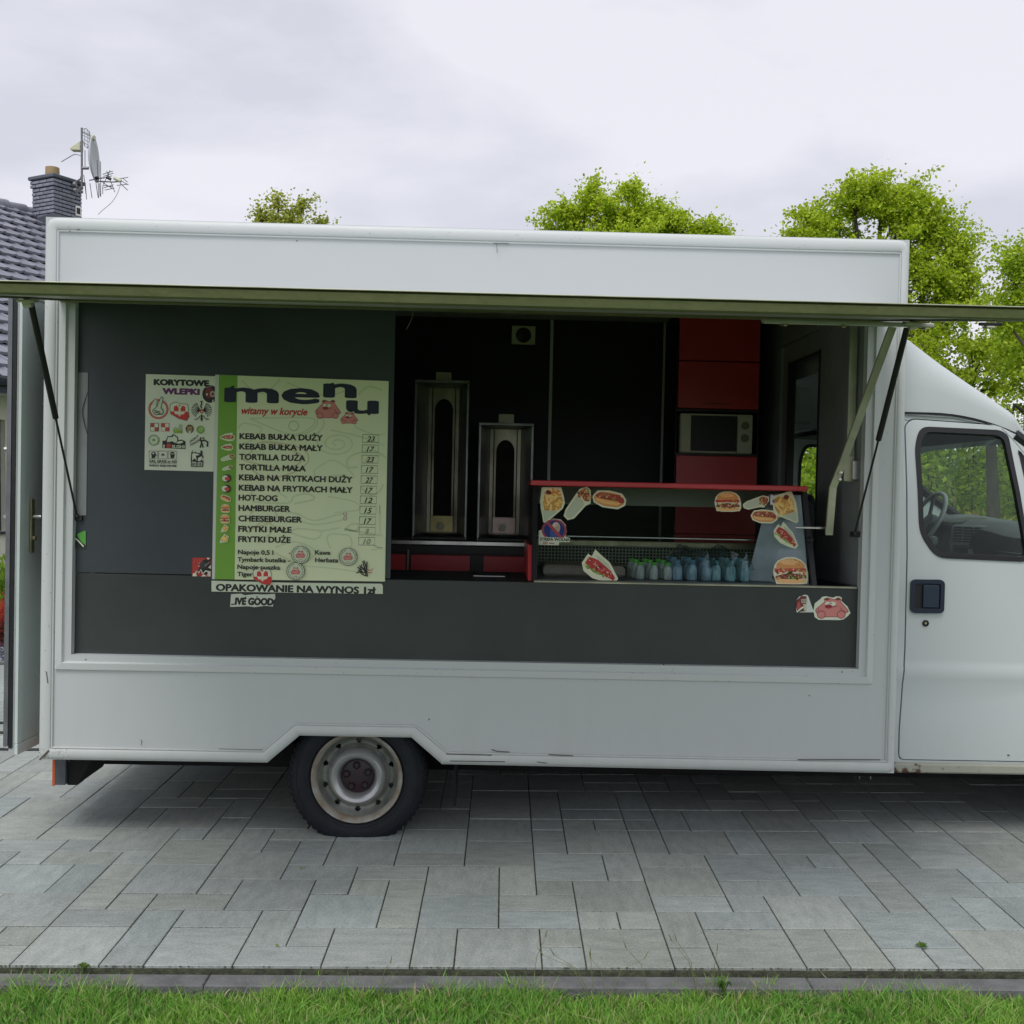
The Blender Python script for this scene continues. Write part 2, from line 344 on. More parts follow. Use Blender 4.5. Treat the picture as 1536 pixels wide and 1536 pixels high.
def paver_mat():
    m = mat('concrete_paver', (.2, .2, .2), .8); t = m.node_tree; b = t.nodes['Principled BSDF']; N = t.nodes.new; K = t.links.new
    g = N('ShaderNodeNewGeometry'); oi = N('ShaderNodeObjectInfo')
    # the casting grain runs one way on some stones, across on others
    gt = N('ShaderNodeMath'); gt.operation = 'GREATER_THAN'; gt.inputs[1].default_value = .5; K(oi.outputs['Random'], gt.inputs[0])
    add = N('ShaderNodeVectorMath'); add.operation = 'ADD'; sc = N('ShaderNodeVectorMath'); sc.operation = 'SCALE'; sc.inputs['Scale'].default_value = 37.
    cb = N('ShaderNodeCombineXYZ'); K(oi.outputs['Random'], cb.inputs[0]); K(oi.outputs['Random'], cb.inputs[1]); K(cb.outputs[0], sc.inputs[0]); K(g.outputs['Position'], add.inputs[0]); K(sc.outputs[0], add.inputs[1])
    ns = []
    for st in ((9, 26, 9), (26, 9, 9)):
        q = N('ShaderNodeMapping'); q.inputs['Scale'].default_value = st; K(add.outputs[0], q.inputs[0]); n = N('ShaderNodeTexNoise'); n.inputs['Scale'].default_value = 1.; n.inputs['Detail'].default_value = 8; n.inputs['Roughness'].default_value = .68
        K(q.outputs[0], n.inputs[0]); ns.append(n)
    mi = N('ShaderNodeMix'); mi.data_type = 'FLOAT'; K(gt.outputs[0], mi.inputs[0]); K(ns[0].outputs['Fac'], mi.inputs[2]); K(ns[1].outputs['Fac'], mi.inputs[3])
    rp = N('ShaderNodeValToRGB'); rp.color_ramp.elements[0].position = .28; rp.color_ramp.elements[1].position = .78
    rp.color_ramp.elements[0].color = (.262, .287, .268, 1); rp.color_ramp.elements[1].color = (.42, .44, .42, 1); e = rp.color_ramp.elements.new(.5); e.color = (.33, .358, .337, 1)
    K(mi.outputs[0], rp.inputs[0])
    big = N('ShaderNodeTexNoise'); big.inputs['Scale'].default_value = 1.1; big.inputs['Detail'].default_value = 4; K(g.outputs['Position'], big.inputs[0])
    r2 = N('ShaderNodeMapRange'); r2.inputs[1].default_value = .3; r2.inputs[2].default_value = .7; r2.inputs[3].default_value = .84; r2.inputs[4].default_value = 1.16; K(big.outputs['Fac'], r2.inputs[0])
    mul = N('ShaderNodeMath'); mul.operation = 'MULTIPLY'; wn = N('ShaderNodeTexWhiteNoise'); wn.noise_dimensions = '1D'; K(oi.outputs['Random'], wn.inputs['W'])
    r3 = N('ShaderNodeMapRange'); r3.inputs[3].default_value = .86; r3.inputs[4].default_value = 1.10; K(wn.outputs['Value'], r3.inputs[0]); K(r2.outputs[0], mul.inputs[0]); K(r3.outputs[0], mul.inputs[1])
    hs = N('ShaderNodeHueSaturation'); K(rp.outputs[0], hs.inputs['Color']); K(mul.outputs[0], hs.inputs['Value'])
    tint = N('ShaderNodeMix'); tint.data_type = 'RGBA'; tint.blend_type = 'MULTIPLY'; tint.inputs[0].default_value = 1
    tr = N('ShaderNodeValToRGB'); tr.color_ramp.elements[0].color = (1.015, 1.01, .98, 1); tr.color_ramp.elements[1].color = (.95, .995, 1.04, 1)
    wn2 = N('ShaderNodeTexWhiteNoise'); wn2.noise_dimensions = '1D'; ad2 = N('ShaderNodeMath'); ad2.inputs[1].default_value = 3.3; K(oi.outputs['Random'], ad2.inputs[0]); K(ad2.outputs[0], wn2.inputs['W']); K(wn2.outputs['Value'], tr.inputs[0])
    K(hs.outputs[0], tint.inputs[6]); K(tr.outputs[0], tint.inputs[7])
    sp = N('ShaderNodeTexNoise'); sp.inputs['Scale'].default_value = 120; sp.inputs['Detail'].default_value = 2; K(g.outputs['Position'], sp.inputs[0])
    spr = N('ShaderNodeMapRange'); spr.inputs[1].default_value = .35; spr.inputs[2].default_value = .7; spr.inputs[3].default_value = .86; spr.inputs[4].default_value = 1.14; K(sp.outputs['Fac'], spr.inputs[0])
    h2 = N('ShaderNodeHueSaturation'); K(tint.outputs[2], h2.inputs['Color']); K(spr.outputs[0], h2.inputs['Value'])
    K(h2.outputs[0], b.inputs['Base Color'])
    bp = N('ShaderNodeBump'); bp.inputs['Strength'].default_value = .35; bp.inputs['Distance'].default_value = .004; K(mi.outputs[0], bp.inputs['Height']); K(bp.outputs[0], b.inputs['Normal'])
    return m
M_pav = paver_mat()
STONES = '''0,0,2,2 -2,0,2,1 -1,1,1,1 -3,1,2,1 2,0,1,1 2,1,1,2 0,2,2,1 3,0,2,2 3,2,2,1 -2,2,2,2 0,3,1,2 1,3,1,1 2,3,2,1 4,3,2,2 0,5,1,1 1,4,2,2 3,4,1,1
3,5,2,2 -1,4,1,2 -3,4,2,2 5,0,2,1 7,0,2,2 9,0,1,2 10,0,2,2 6,1,1,1 5,1,1,2 6,2,2,2 8,2,1,1 8,3,1,2 6,4,1,1 7,4,1,1 5,5,2,1 7,5,2,1 9,2,2,2 9,4,2,2 11,2,2,1 11,3,2,1
11,4,1,2 12,4,1,1 12,5,2,2 14,5,1,2 13,3,2,2 13,2,1,1 14,2,1,1 12,0,1,1 12,1,1,1 13,0,2,2 15,0,1,1 15,1,1,2 16,0,2,2 16,2,2,1 15,3,2,1 15,4,2,2 17,3,1,1 17,4,2,1 17,5,2,2
18,2,2,2 18,0,1,2 19,0,1,2 20,0,1,1 21,0,1,1 20,1,2,2 22,0,2,2 20,3,1,1 21,3,1,2 19,4,2,2 21,5,1,2 22,2,1,2 23,2,1,2 22,4,2,2 24,2,2,2 24,4,2,1 24,5,1,1 25,5,2,1
-2,6,2,1 0,6,1,1 -3,6,1,1 -5,6,2,1 1,6,2,2 3,7,1,2 4,7,1,1 4,8,2,1 5,6,1,2 6,6,2,2 8,6,2,1 8,7,2,2 10,6,2,2 10,8,2,2 12,7,1,2 13,7,2,2 12,9,1,1 15,6,2,1 15,7,1,2 16,7,2,2 18,7,1,2
19,6,1,1 20,6,1,1 19,7,2,2 21,7,1,1 22,6,1,2 21,8,2,2 23,6,2,1 23,7,2,2 25,6,2,2 -1,7,2,2 1,8,1,1 -2,7,1,1 -4,7,2,1 -3,8,2,1 -5,8,2,2 -3,9,2,2 -1,9,1,2 0,9,2,2 2,8,1,2'''
def lay():
    A, B, C0, C1 = -32, 44, 0, 36; occ = set(); out = []
    for s in STONES.split():
        a, b, p, q = map(int, s.split(',')); cells = {(a + i, b + j) for i in range(p) for j in range(q)}
        if cells & occ: continue
        occ |= cells; out.append((a, b, p, q))
    rr = random.Random(11)
    for j in range(C0, C1):
        for i in range(A, B):
            if (i, j) in occ: continue
            op = [(2, 2)] * 7 + [(2, 1)] * 5 + [(1, 2)] * 4 + [(1, 1)] * 3; rr.shuffle(op)
            for p, q in op + [(1, 1)]:
                cells = {(i + x, j + y) for x in range(p) for y in range(q)}
                if not (cells & occ) and i + p <= B and j + q <= C1: break
            occ |= cells; out.append((i, j, p, q))
    return out
def paver_shape(p, q, ox=0, oy=0, oz=0, mb=None, r_=None):
    g = .0025; x0, x1, y0, y1 = ox + g, ox + p * U - g, oy + g, oy + q * U - g; b = .0018; mb = mb or MB(); V = []
    for z, i in ((-.06, 0), (-b, 0), (-.0012, b * .4), (0, b * 1.3)):
        V += [(x0 + i, y0 + i, oz + z), (x1 - i, y0 + i, oz + z), (x1 - i, y1 - i, oz + z), (x0 + i, y1 - i, oz + z)]
    F = [(12, 13, 14, 15)]
    for k in range(3):
        for j in range(4): a = k * 4 + j; c = k * 4 + (j + 1) % 4; F.append((a, c, c + 4, a + 4))
    return mb.add(V, F)
PM = {}
for p in (1, 2):
    for q in (1, 2):
        mb = paver_shape(p, q); PM[p, q] = mesh(mb.v, mb.f, 'paver'); PM[p, q].materials.append(M_pav)
def seen(P):   # roughly inside the picture and not hidden behind the truck
    x, y = P; f = 768 + 1550 * x / max(y, .1)
    return -40 < f < 1580 and (y < 6.15 or f < 60)
stones = lay(); stones.sort(key=lambda s: gp(s[0] + s[2] / 2, s[1] + s[3] / 2).length)
rest = MB(); cnt = 0
for a, b, p, q in stones:
    c = gp(a + p / 2, b + q / 2)
    if b > 9 and False: pass
    if cnt < 296 and any(seen(gp(a + p * i, b + q * j)) for i in (0, 1) for j in (0, 1)):
        o = bpy.data.objects.new('paver', PM[p, q]); COL.objects.link(o); o.parent = paving
        o.matrix_basis = Matrix.Translation((a * U, b * U, random.uniform(-.0012, .0012))) @ Matrix.Rotation(random.uniform(-.0025, .0025), 4, 'X') @ Matrix.Rotation(random.uniform(-.002, .002), 4, 'Y'); cnt += 1
    else: paver_shape(p, q, a * U, b * U, random.uniform(-.0012, .0012), rest)
tag(rest.build('far_pavers', M_pav, paving, recalc=False), kind='stuff')
# kerb
M_kerb = mat('kerb_concrete', (.15, .153, .155), .9, 0, .25, 12, .4, 90)
kerb = empty('kerb', Matrix.Translation((0, 3.318, 0)) @ Matrix.Rotation(.004, 4, 'Z'), None, None); tag(kerb, kind='structure')
x = -7.
while x < 6: box('kerb_block', M_kerb, kerb, x + .002, x + .998, .012, .088, -.12, -.013 + random.uniform(-.001, .001), .004); x += 1.
# crumbs of soil and moss along the paving edge and in joints
def scatter_mesh(n, fpos, size, col_fn, name, seed=1, flat=.5, parent=None, m=None, kind='stuff', kindtag=True):
    r = np.random.default_rng(seed); base = np.array([(1, 0, 0), (-1, 0, 0), (0, 1, 0), (0, -1, 0), (0, 0, 1), (0, 0, -1)], float)
    tri = np.array([(0, 2, 4), (2, 1, 4), (1, 3, 4), (3, 0, 4), (2, 0, 5), (1, 2, 5), (3, 1, 5), (0, 3, 5)])
    P = fpos(r, n); sc = size[0] + (size[1] - size[0]) * r.random((n, 1, 1)) ** 2; jit = 1 + .45 * (r.random((n, 6, 3)) - .5)
    V = base[None] * jit * np.array([1, 1, flat]); th = r.random(n) * 6.28; c, s = np.cos(th), np.sin(th)
    Vx = V[:, :, 0] * c[:, None] - V[:, :, 1] * s[:, None] * .7; Vy = V[:, :, 0] * s[:, None] + V[:, :, 1] * c[:, None] * .7
    V = np.stack([Vx, Vy, V[:, :, 2]], 2) * sc + P[:, None]; F = (tri[None] + (np.arange(n) * 6)[:, None, None]).reshape(-1, 3)
    C = np.repeat(col_fn(r, n), 8, 0)
    return np_mesh(name, V.reshape(-1, 3), F, C, m or M_print, parent, kind)
def np_mesh(name, V, F, C, m, parent=None, kind=None):
    """V verts, F triangles or quads (n,k), C one colour per face"""
    me = bpy.data.meshes.new(name); k = F.shape[1]; nf = len(F)
    me.vertices.add(len(V)); me.vertices.foreach_set('co', np.ascontiguousarray(V, np.float32).ravel())
    me.loops.add(nf * k); me.loops.foreach_set('vertex_index', np.ascontiguousarray(F, np.int32).ravel())
    me.polygons.add(nf); me.polygons.foreach_set('loop_start', np.arange(nf, dtype=np.int32) * k); me.polygons.foreach_set('loop_total', np.full(nf, k, np.int32))
    me.update(calc_edges=True)
    if C is not None:
        a = me.color_attributes.new('Col', 'FLOAT_COLOR', 'CORNER'); cc = np.ones((nf, 4), np.float32); cc[:, :3] = C; a.data.foreach_set('color', np.repeat(cc, k, 0).ravel())
    o = link(name, me, m, parent)
    if kind: o['kind'] = kind
    return o
def crumbs(r, n):
    x = r.uniform(-2.2, 2.2, n); y = 3.404 + .0045 * x + r.normal(0, .006, n); k = n // 2
    # a second lot sits in the joints of the front rows
    P = np.stack([x, y, np.full(n, -.028)], 1)
    edges = []
    for a, b, p, q in stones:
        if b < 5 and -3 < a < 25: edges.append((a, b, p, 0)); edges.append((a, b, 0, q))
    for i in range(k):
        a, b, p, q = edges[r.integers(len(edges))]; cl = r.random() ** 2; t = r.random(); g = gp(a + p * t, b + q * t); P[i] = (g.x + r.normal(0, .0015), g.y + r.normal(0, .0015), -.003)
    return P
scatter_mesh(5200, crumbs, (.0012, .006), lambda r, n: np.stack([r.uniform(.03, .10, n), r.uniform(.035, .095, n), r.uniform(.015, .035, n)], 1), 'soil_crumbs', 3, .5)

# ================================================================== GRASS
def grass(name, n, xr, yr, hr, seed, z0=-.06, z0f=None, dry=.12, lean=.5, wide=(.0016, .0032)):
    r = np.random.default_rng(seed); x = r.uniform(*xr, n); y = r.uniform(yr[0], yr[1], n)
    cl = .9 * np.sin(x * 41 + 3 * np.sin(y * 33)) + np.sin(x * 9.1 + 2 * np.sin(y * 6.3)) + np.sin(y * 14 + x * 4.7) + np.sin(x * 23.) * .5
    h = r.uniform(*hr, n) * (1 + .19 * cl); y = y + (.012 * np.sin(x * 11) + .010 * np.sin(x * 29 + 1) - .010 + .012 * np.sin(x * 3.1)) * (y > yr[1] - .06)
    th = r.uniform(0, 6.28, n); ln = r.gamma(2., lean / 3, n) * h; ph = r.uniform(0, 6.28, n) ; w_ = r.uniform(*wide, n)
    d = np.stack([np.cos(th), np.sin(th), 0 * th], 1); e = np.stack([-np.sin(ph), np.cos(ph), 0 * th], 1) * w_[:, None]
    B = np.stack([x, y, np.full(n, z0)], 1); up = np.array([0, 0, 1.])
    m1 = B + d * (ln * .3)[:, None] + up * (h * .55)[:, None]; tip = B + d * ln[:, None] + up * (h * .98)[:, None]
    V = np.stack([B - e, B + e, m1 - e * .8, m1 + e * .8, tip], 1).reshape(-1, 3); i = np.arange(n)[:, None] * 5
    F = np.concatenate([i + np.array([[0, 1, 3]]), i + np.array([[0, 3, 2]]), i + np.array([[2, 3, 4]])], 1).reshape(-1, 3)
    g = r.random(n); patch = .5 + .25 * np.sin(x * 5.3 + 1.3 * np.sin(y * 9)) + .25 * np.sin(x * 17 + 2 * np.sin(y * 31)) 
    C = np.stack([.11 + .13 * g + .09 * patch, .29 + .22 * g + .10 * patch, .05 + .035 * g], 1)
    dd = r.random(n) < dry * (1 + .9 * (y > yr[1] - .08)); C[dd] = np.stack([.46 + .1 * g[dd], .41 + .1 * g[dd], .21 + .06 * g[dd]], 1)
    return np_mesh(name, V, F, np.repeat(C, 3, 0), M_grass, None, 'stuff')
grass('grass', 175000, (-3.3, 3.3), (2.70, 3.368), (.022, .060), 21, dry=.11, lean=.8, wide=(.0014, .0034))
grass('grass', 70000, (-6, 6), (.8, 2.72), (.03, .06), 22)
grass('grass', 45000, (3.3, 6.5), (2.70, 3.35), (.026, .070), 23, dry=.17, lean=.95)
grass('grass', 45000, (-6.5, -3.3), (2.70, 3.35), (.026, .070), 24, dry=.17, lean=.95)
# longer stray stalks along the kerb
def stalk(px, y, h, lean, seed, n=1):
    r = random.Random(seed); mb = MB()
    for k in range(n):
        dx = lean + r.uniform(-.05, .05) * n; mb.tube([(px + k * .004, y, -.05), (px + dx * .4, y + r.uniform(-.01, .01), h * .6), (px + dx, y + .01, h)], [.0012, .001, .0006], 4)
        if r.random() < .8: mb.tube([(px + dx, y + .01, h), (px + dx * 1.12, y + .01, h + .025)], [.002, .0007], 4)
    return mb
M_stalk = mat('grass_stalk', (.16, .20, .07), .7)
for i, (u, h, ln, n, lab) in enumerate([(802, .16, .012, 1, 'tall thin grass stalk standing alone left of the two crossing ones'), (895, .10, -.05, 3, 'small tuft of thin seed stalks leaning in front of the paving'), (918, .09, .03, 2, 'short pair of seed stalks leaning right beside the tuft'),
        (985, .125, -.055, 1, 'single seed stalk leaning left over the pale paver'), (1058, .15, -.02, 2, 'tall thin stalks standing near the middle of the kerb'), (1079, .12, .002, 1, 'upright seed stalk just right of the thin pair'), (572, .07, .005, 1, 'single green blade sticking up in front of the kerb')]):
    o = stalk((u - 768) / 1550 * 3.32, 3.31, h, ln, i, n).build('grass_stalk', M_stalk, recalc=False); tag(o, lab, 'grass stalk', 'stray stalks along the kerb')
# weeds
def rosette(name, c, r0, n, col, lab, cat, seed, h=.02):
    r = random.Random(seed); V = []; F = []; C = []
    for k in range(n):
        t = r.uniform(0, 6.28); l = r0 * r.uniform(.6, 1); w_ = l * .14; d = Vector((math.cos(t), math.sin(t), 0)); e = Vector((-d.y, d.x, 0)); b = Vector(c); m1 = b + d * l * .55 + e * w_ + Vector((0, 0, h)); m2 = b + d * l * .55 - e * w_ + Vector((0, 0, h)); tp = b + d * l + Vector((0, 0, h * r.uniform(.3, 1)))
        o = len(V); V += [b, m1, tp, m2]; F.append((o, o + 1, o + 2, o + 3)); q = r.uniform(.8, 1.2); C.append([x * q for x in col])
    tag(np_mesh(name, np.array([tuple(v) for v in V]), np.array(F), np.array(C), M_leaf), lab, cat)
rosette('weed', (*gp(21, 1.02), 0), .028, 26, (.12, .24, .03), 'small bright green weed sprouting from the joint between pavers', 'weed', 1, .014)
rosette('weed', ((121 - 768) / 1550 * 3.42, 3.42, -.01), .03, 22, (.13, .22, .03), 'small green weed at the left end of the paving edge', 'weed', 2, .02)
rosette('weed', ((1098 - 768) / 1550 * 3.32, 3.33, -.03), .05, 9, (.12, .24, .04), 'broad leaved green weed growing beside the kerb', 'weed', 3, .05)
rosette('fallen_leaf', (*gp(5.8, .93), .004), .014, 12, (.22, .36, .02), 'tiny bright green fallen leaf lying on a paver near the kerb', 'leaf', 4, .004)
rosette('fallen_leaf', (*gp(5.45, 5.75), .004), .022, 6, (.30, .30, .03), 'yellowish fallen sprig lying on the pavers in front of the wheel', 'leaf', 5, .006)

# ================================================================== FOOD TRUCK
truck = empty('food_truck', T_TRUCK, 'white food truck with its side hatch open and dark serving counter', 'food truck')
W2 = 2.06; LB = 3.8747; HB = 2.4257
OUT = [(0, 0), (0, HB), (LB, HB), (LB, 0), (1.81, .008), (1.669, .127), (1.164, .127), (1.022, .002)]
OP_O = [(.068, .409), (3.761, .409), (3.761, 2.125), (.068, 2.125)]
OP_I = [(.136, .475), (3.698, .475), (3.698, 2.062), (.136, 2.062)]
IN = [(.062, .060), (.062, HB - .066), (LB - .045, HB - .066), (LB - .045, .060), (1.835, .066), (1.69, .185), (1.142, .185), (1.0, .060)]
MB().slab([OUT, OP_I], .002, .03).build('side_panel', M_body, truck)
def trims(name, O, I, prof, m, radius=None, names=None):
    n = len(O)
    for i in range(n):
        j = (i + 1) % n; A = [Vector(O[i])]; B = [Vector(O[j])]
        def arc(k, first):
            p = Vector(O[k]); a = (Vector(O[k - 1]) - p).normalized(); b = (Vector(O[(k + 1) % n]) - p).normalized(); rr = radius.get(k, 0) if radius else 0
            if not rr: return [p]
            P0, P1 = p + a * rr, p + b * rr; Q = [P0 * (1 - t) ** 2 + p * 2 * t * (1 - t) + P1 * t * t for t in (0, .25, .5, .75, 1)]
            return Q[2:] if first else Q[:3]
        path = [(q, Vector(I[i])) for q in arc(i, True)] + [(q, Vector(I[j])) for q in arc(j, False)]
        V = []; m_ = len(path)
        for o_, i_ in path:
            for t, y in prof: q = o_ + (i_ - o_) * t; V.append((q.x, y, q.y))
        k = len(prof); F = [(s * k + a, s * k + a + 1, (s + 1) * k + a + 1, (s + 1) * k + a) for s in range(m_ - 1) for a in range(k - 1)]
        F += [tuple(range(k)), tuple((m_ - 1) * k + a for a in range(k))]
        MB().add(V, F).build(name, m, truck, smooth=True)
PROF = [(0, .06), (-.01, .02), (.02, .004), (.10, -.006), (.25, -.011), (.45, -.013), (.72, -.012), (.82, -.008), (.84, -.003), (.88, -.003), (.90, -.008), (.97, -.007), (1., .001)]
trims('edge_trim', OUT, IN, PROF, M_trim, {0: .03, 1: .055, 2: .055, 3: .04})
trims('hatch_frame', OP_O, OP_I, [(0, .001), (.01, -.009), (.45, -.012), (.48, -.009), (.5, .0), (.55, .003), (.93, .016), (1., .034), (1.0, .05)], M_trim)
# box shell behind the service side
box('roof_panel', M_trim, truck, .0, LB, .055, W2, HB - .045, HB - .003, .012)
box('far_wall', M_trim, truck, .0, LB, W2 - .03, W2, .0, HB - .05, .004)
box('ceiling', M_white, truck, .03, LB - .06, .06, W2 - .034, HB - .065, HB - .048, .0)
for a_ in ((.03, .98, .035, W2 - .034), (.982, 1.86, .44, W2 - .44), (1.862, LB - .03, .035, W2 - .034)): box('floor_panel', M_under, truck, *a_, .02, .10, .0)
for y0, y1 in ((.05, .438), (W2 - .438, W2 - .04)): box('wheel_box', M_under, truck, .982, 1.86, y0, y1, .34, .36, 0)
for y in (.441, W2 - .45): box('wheel_box', M_under, truck, .982, 1.86, y, y + .008, .101, .339, 0)
for x0, x1, y0, y1, z0, z1 in ((0, .03, .031, .12, .0, HB - .05), (0, .03, W2 - .12, W2 - .032, .0, HB - .05), (0, .03, .122, W2 - .122, 2.12, HB - .05), (0, .03, .122, W2 - .122, .0, .018)):
    box('rear_frame', M_trim, truck, x0, x1, y0, y1, z0, z1, .003)
# partition to the cab with its doorway
D0, D1 = .745, 1.31
box('partition_wall', M_grey, truck, LB - .155, LB - .125, .05, D0, .10, HB - .066, 0)
box('partition_wall', M_grey, truck, LB - .155, LB - .125, D1, W2 - .034, .10, HB - .066, 0)
box('partition_wall', M_grey, truck, LB - .155, LB - .125, D0 + .001, D1 - .001, 2.02, HB - .066, 0)
box('doorway_frame', M_black, truck, LB - .162, LB - .12, D1 - .012, D1 + .008, .1, 2.03, 0)
box('doorway_frame', M_black, truck, LB - .162, LB - .12, D0 - .004, D0 + .008, .1, 2.03, 0)
box('doorway_frame', M_black, truck, LB - .162, LB - .12, D0 + .009, D1 - .013, 2.012, 2.026, 0)
box('wall_batten', M_grey, truck, LB - .175, LB - .157, 1.42, 1.50, .1, 2.13, .002)
box('wall_batten', M_grey, truck, LB - .172, LB - .157, .76, 1.41, 2.14, 2.32, .002)
box('front_wall', M_trim, truck, LB - .03, LB - .002, .06, D0, .0, HB - .06, 0); box('front_wall', M_trim, truck, LB - .03, LB - .002, 1.88, W2 - .034, .0, HB - .06, 0)
box('front_wall', M_trim, truck, LB - .03, LB - .002, D0 + .001, 1.879, 1.965, HB - .06, 0)
box('front_wall', M_trim, truck, LB - .03, LB - .002, 1.775, 1.878, 1.72, 1.964, 0)
# inside lining of the kitchen
BY = W2 - .05
box('back_lining', M_dark, truck, .04, 2.365, BY, BY + .012, .1, HB - .066, 0)
box('back_lining', M_dark, truck, 2.385, 3.095, BY, BY + .012, .1, HB - .066, 0)
box('back_lining', M_dark, truck, 3.115, LB - .16, BY, BY + .012, .1, HB - .066, 0)
for x in (2.375, 3.105): box('cover_strip', M_white, truck, x - .009, x + .009, BY - .006, BY + .010, .1, HB - .067, .002)
box('rear_lining', M_white, truck, .032, .045, .13, BY - .001, .1, .8, 0)
# dark panels of the serving side
box('upper_panel', M_panel, truck, .128, 1.556, .036, .050, .842, 2.10, .002)
box('lower_panel', M_panel2, truck, .128, 3.706, .038, .052, .44, .838, .002)
MB().slab([[(.138, 1.10), (.183, 1.10), (.183, 1.742), (.138, 1.742)]], .0330, .0355).build('cover_plate', M_grey, truck)
box('counter_edge', M_aluold, truck, 2.21, 3.69, .030, .072, .8385, .846, .002)
box('worktop', M_dark, truck, 1.5, 3.705, .054, .62, .80, .837, .002)
box('base_cabinet', M_dark, truck, 1.6, 3.7, .12, .6, .102, .799, .002)
box('jamb_lining', M_grey, truck, 3.70, 3.715, .052, .30, .848, 2.08, 0)
box('jamb_strip', M_aluold, truck, 3.655, 3.69, .115, .123, 1.45, 2.09, .001)
# wires and small fittings on the dark panel
def wire(name, pts, r, m, parent, mw=None, n=6):
    P = [Vector(p) for p in pts]; Q = []
    for i in range(len(P) - 1):
        a, b, c, d = P[max(i - 1, 0)], P[i], P[i + 1], P[min(i + 2, len(P) - 1)]
        for t in np.linspace(0, 1, 7)[:-1]: Q.append(.5 * ((2 * b) + (c - a) * t + (2 * a - 5 * b + 4 * c - d) * t * t + (3 * b - a - 3 * c + d) * t ** 3))
    Q.append(P[-1]); return MB().tube(Q, r, n).build(name, m, parent, mw, smooth=True)
wire('wire', [(.183, .034, 1.655), (.162, .028, 1.575), (.170, .028, 1.52), (.183, .034, 1.47)], .0016, M_black, truck)
box('strut_bracket', M_black, truck, .118, .168, .022, .036, 1.075, 1.10, .002); box('strut_bracket', M_black, truck, 3.66, 3.70, .03, .055, 1.075, 1.10, .002)
box('latch_plate', M_aluold, truck, 3.64, 3.685, .10, .112, 1.33, 1.45, .003); box('latch', M_steel, truck, 3.672, 3.70, .075, .099, 1.335, 1.43, .006)

# the open side hatch, seen nearly edge on
hz, hy = 2.052, -.004; ang = math.atan2(.270, 1.66)
def hp(d, up=0):  # d metres out along the hatch, up = normal offset
    return (hy - d * math.cos(ang) - up * math.sin(ang) * -1 * 0, hz - d * math.sin(ang) + up)
hatch = bpy.data.objects.new('side_hatch', None); COL.objects.link(hatch); hatch.parent = truck
hatch.matrix_basis = Matrix.Translation((0, hy, hz)) @ Matrix.Rotation(ang, 4, 'X')
M_hunder = mat('hatch_lining', (.42, .43, .36), .5, .1, .12, 4)
box('hatch_skin', M_body, hatch, .075, 3.755, -1.655, -.02, .023, .032, .002)
box('hatch_lining', M_hunder, hatch, .125, 3.705, -1.61, -.06, .010, .016, 0)
box('hatch_edge', M_alu, hatch, .070, 3.760, -1.690, -1.612, .0, .036, .006)
box('hatch_edge', M_alu, hatch, .070, .124, -1.611, -.018, .002, .0225, .003); box('hatch_edge', M_alu, hatch, 3.706, 3.760, -1.611, -.018, .002, .0225, .003)
box('hatch_hinge', M_alu, hatch, .070, 3.760, -.017, .02, -.004, .045, .008)
box('hatch_lip', M_aluold, hatch, .072, 3.758, -1.696, -1.662, .0365, .040, .001)
box('light_bar', M_hunder, hatch, 3.10, 3.80, -.47, -.425, -.022, -.003, .005)
for x in (3.18, 3.42, 3.76): box('light_clip', M_brass, hatch, x, x + .015, -.476, -.42, -.030, -.022, .002)
box('hatch_catch', M_black, hatch, 3.78, 3.86, -.92, -.90, -.012, .0, .002); box('hatch_catch', M_aluold, hatch, 3.80, 3.83, -.93, -.89, -.022, -.012, .003)
for x in (.11, 3.70):
    MB().tube([(x, -.452, -.018), (x + .03, -.452, -.012)], .018, 12).box(x - .02, x + .05, -.475, -.43, -.012, .0, .002).build('strut_mount', M_aluold, hatch)
def strut(a, b):
    a, b = Vector(a), Vector(b); c = a + (b - a) * .52
    g = MB().tube([a, c - (c - a).normalized() * .004, c], [.0125, .0125, .009], 14).build('gas_strut', M_black, truck, smooth=True)
    MB().tube([c, b], .0048, 10).build('piston_rod', M_black, g, smooth=True); MB().lathe([(0, -.012), (.009, -.008), (.012, 0), (.009, .008), (0, .012)], b, 'y', 12).build('ball_joint', M_black, g, smooth=True)
strut((.128, -.43, 1.977), (.146, .024, 1.094)); strut((3.700, -.43, 1.955), (3.672, .03, 1.09))
# bent folding arm on the right
def flatbar(pts, wd, th, m, name, parent):
    V = []; n = len(pts)
    for i, p in enumerate(pts):
        p = Vector(p); d = (Vector(pts[min(i + 1, n - 1)]) - Vector(pts[max(i - 1, 0)])).normalized(); s = Vector((0, 1, 0)).cross(d).normalized()
        for a, b in ((-wd / 2, 0), (wd / 2, 0), (wd / 2, th), (-wd / 2, th)): V.append(p + s * a + Vector((0, b, 0)))
    F = [(3, 2, 1, 0), tuple((n - 1) * 4 + k for k in range(4))]
    for i in range(n - 1):
        for k in range(4): F.append((i * 4 + k, i * 4 + (k + 1) % 4, (i + 1) * 4 + (k + 1) % 4, (i + 1) * 4 + k))
    return MB().add(V, F).build(name, m, parent, bevel=.002)
arm = flatbar([(3.655, -.40, 1.965), (3.592, -.01, 1.40), (3.568, .03, 1.30), (3.566, .06, 1.08)], .033, .016, M_aluold, 'folding_arm', truck)
for p in ((3.585, -.012, 1.365), (3.583, -.008, 1.335)): MB().lathe([(0, -.008), (.008, -.006), (.009, 0)], p, 'y', 10).build('bolt', M_steel, arm)
box('arm_catch', M_steel, truck, 3.42, 3.57, .10, .112, 1.105, 1.117, .003)

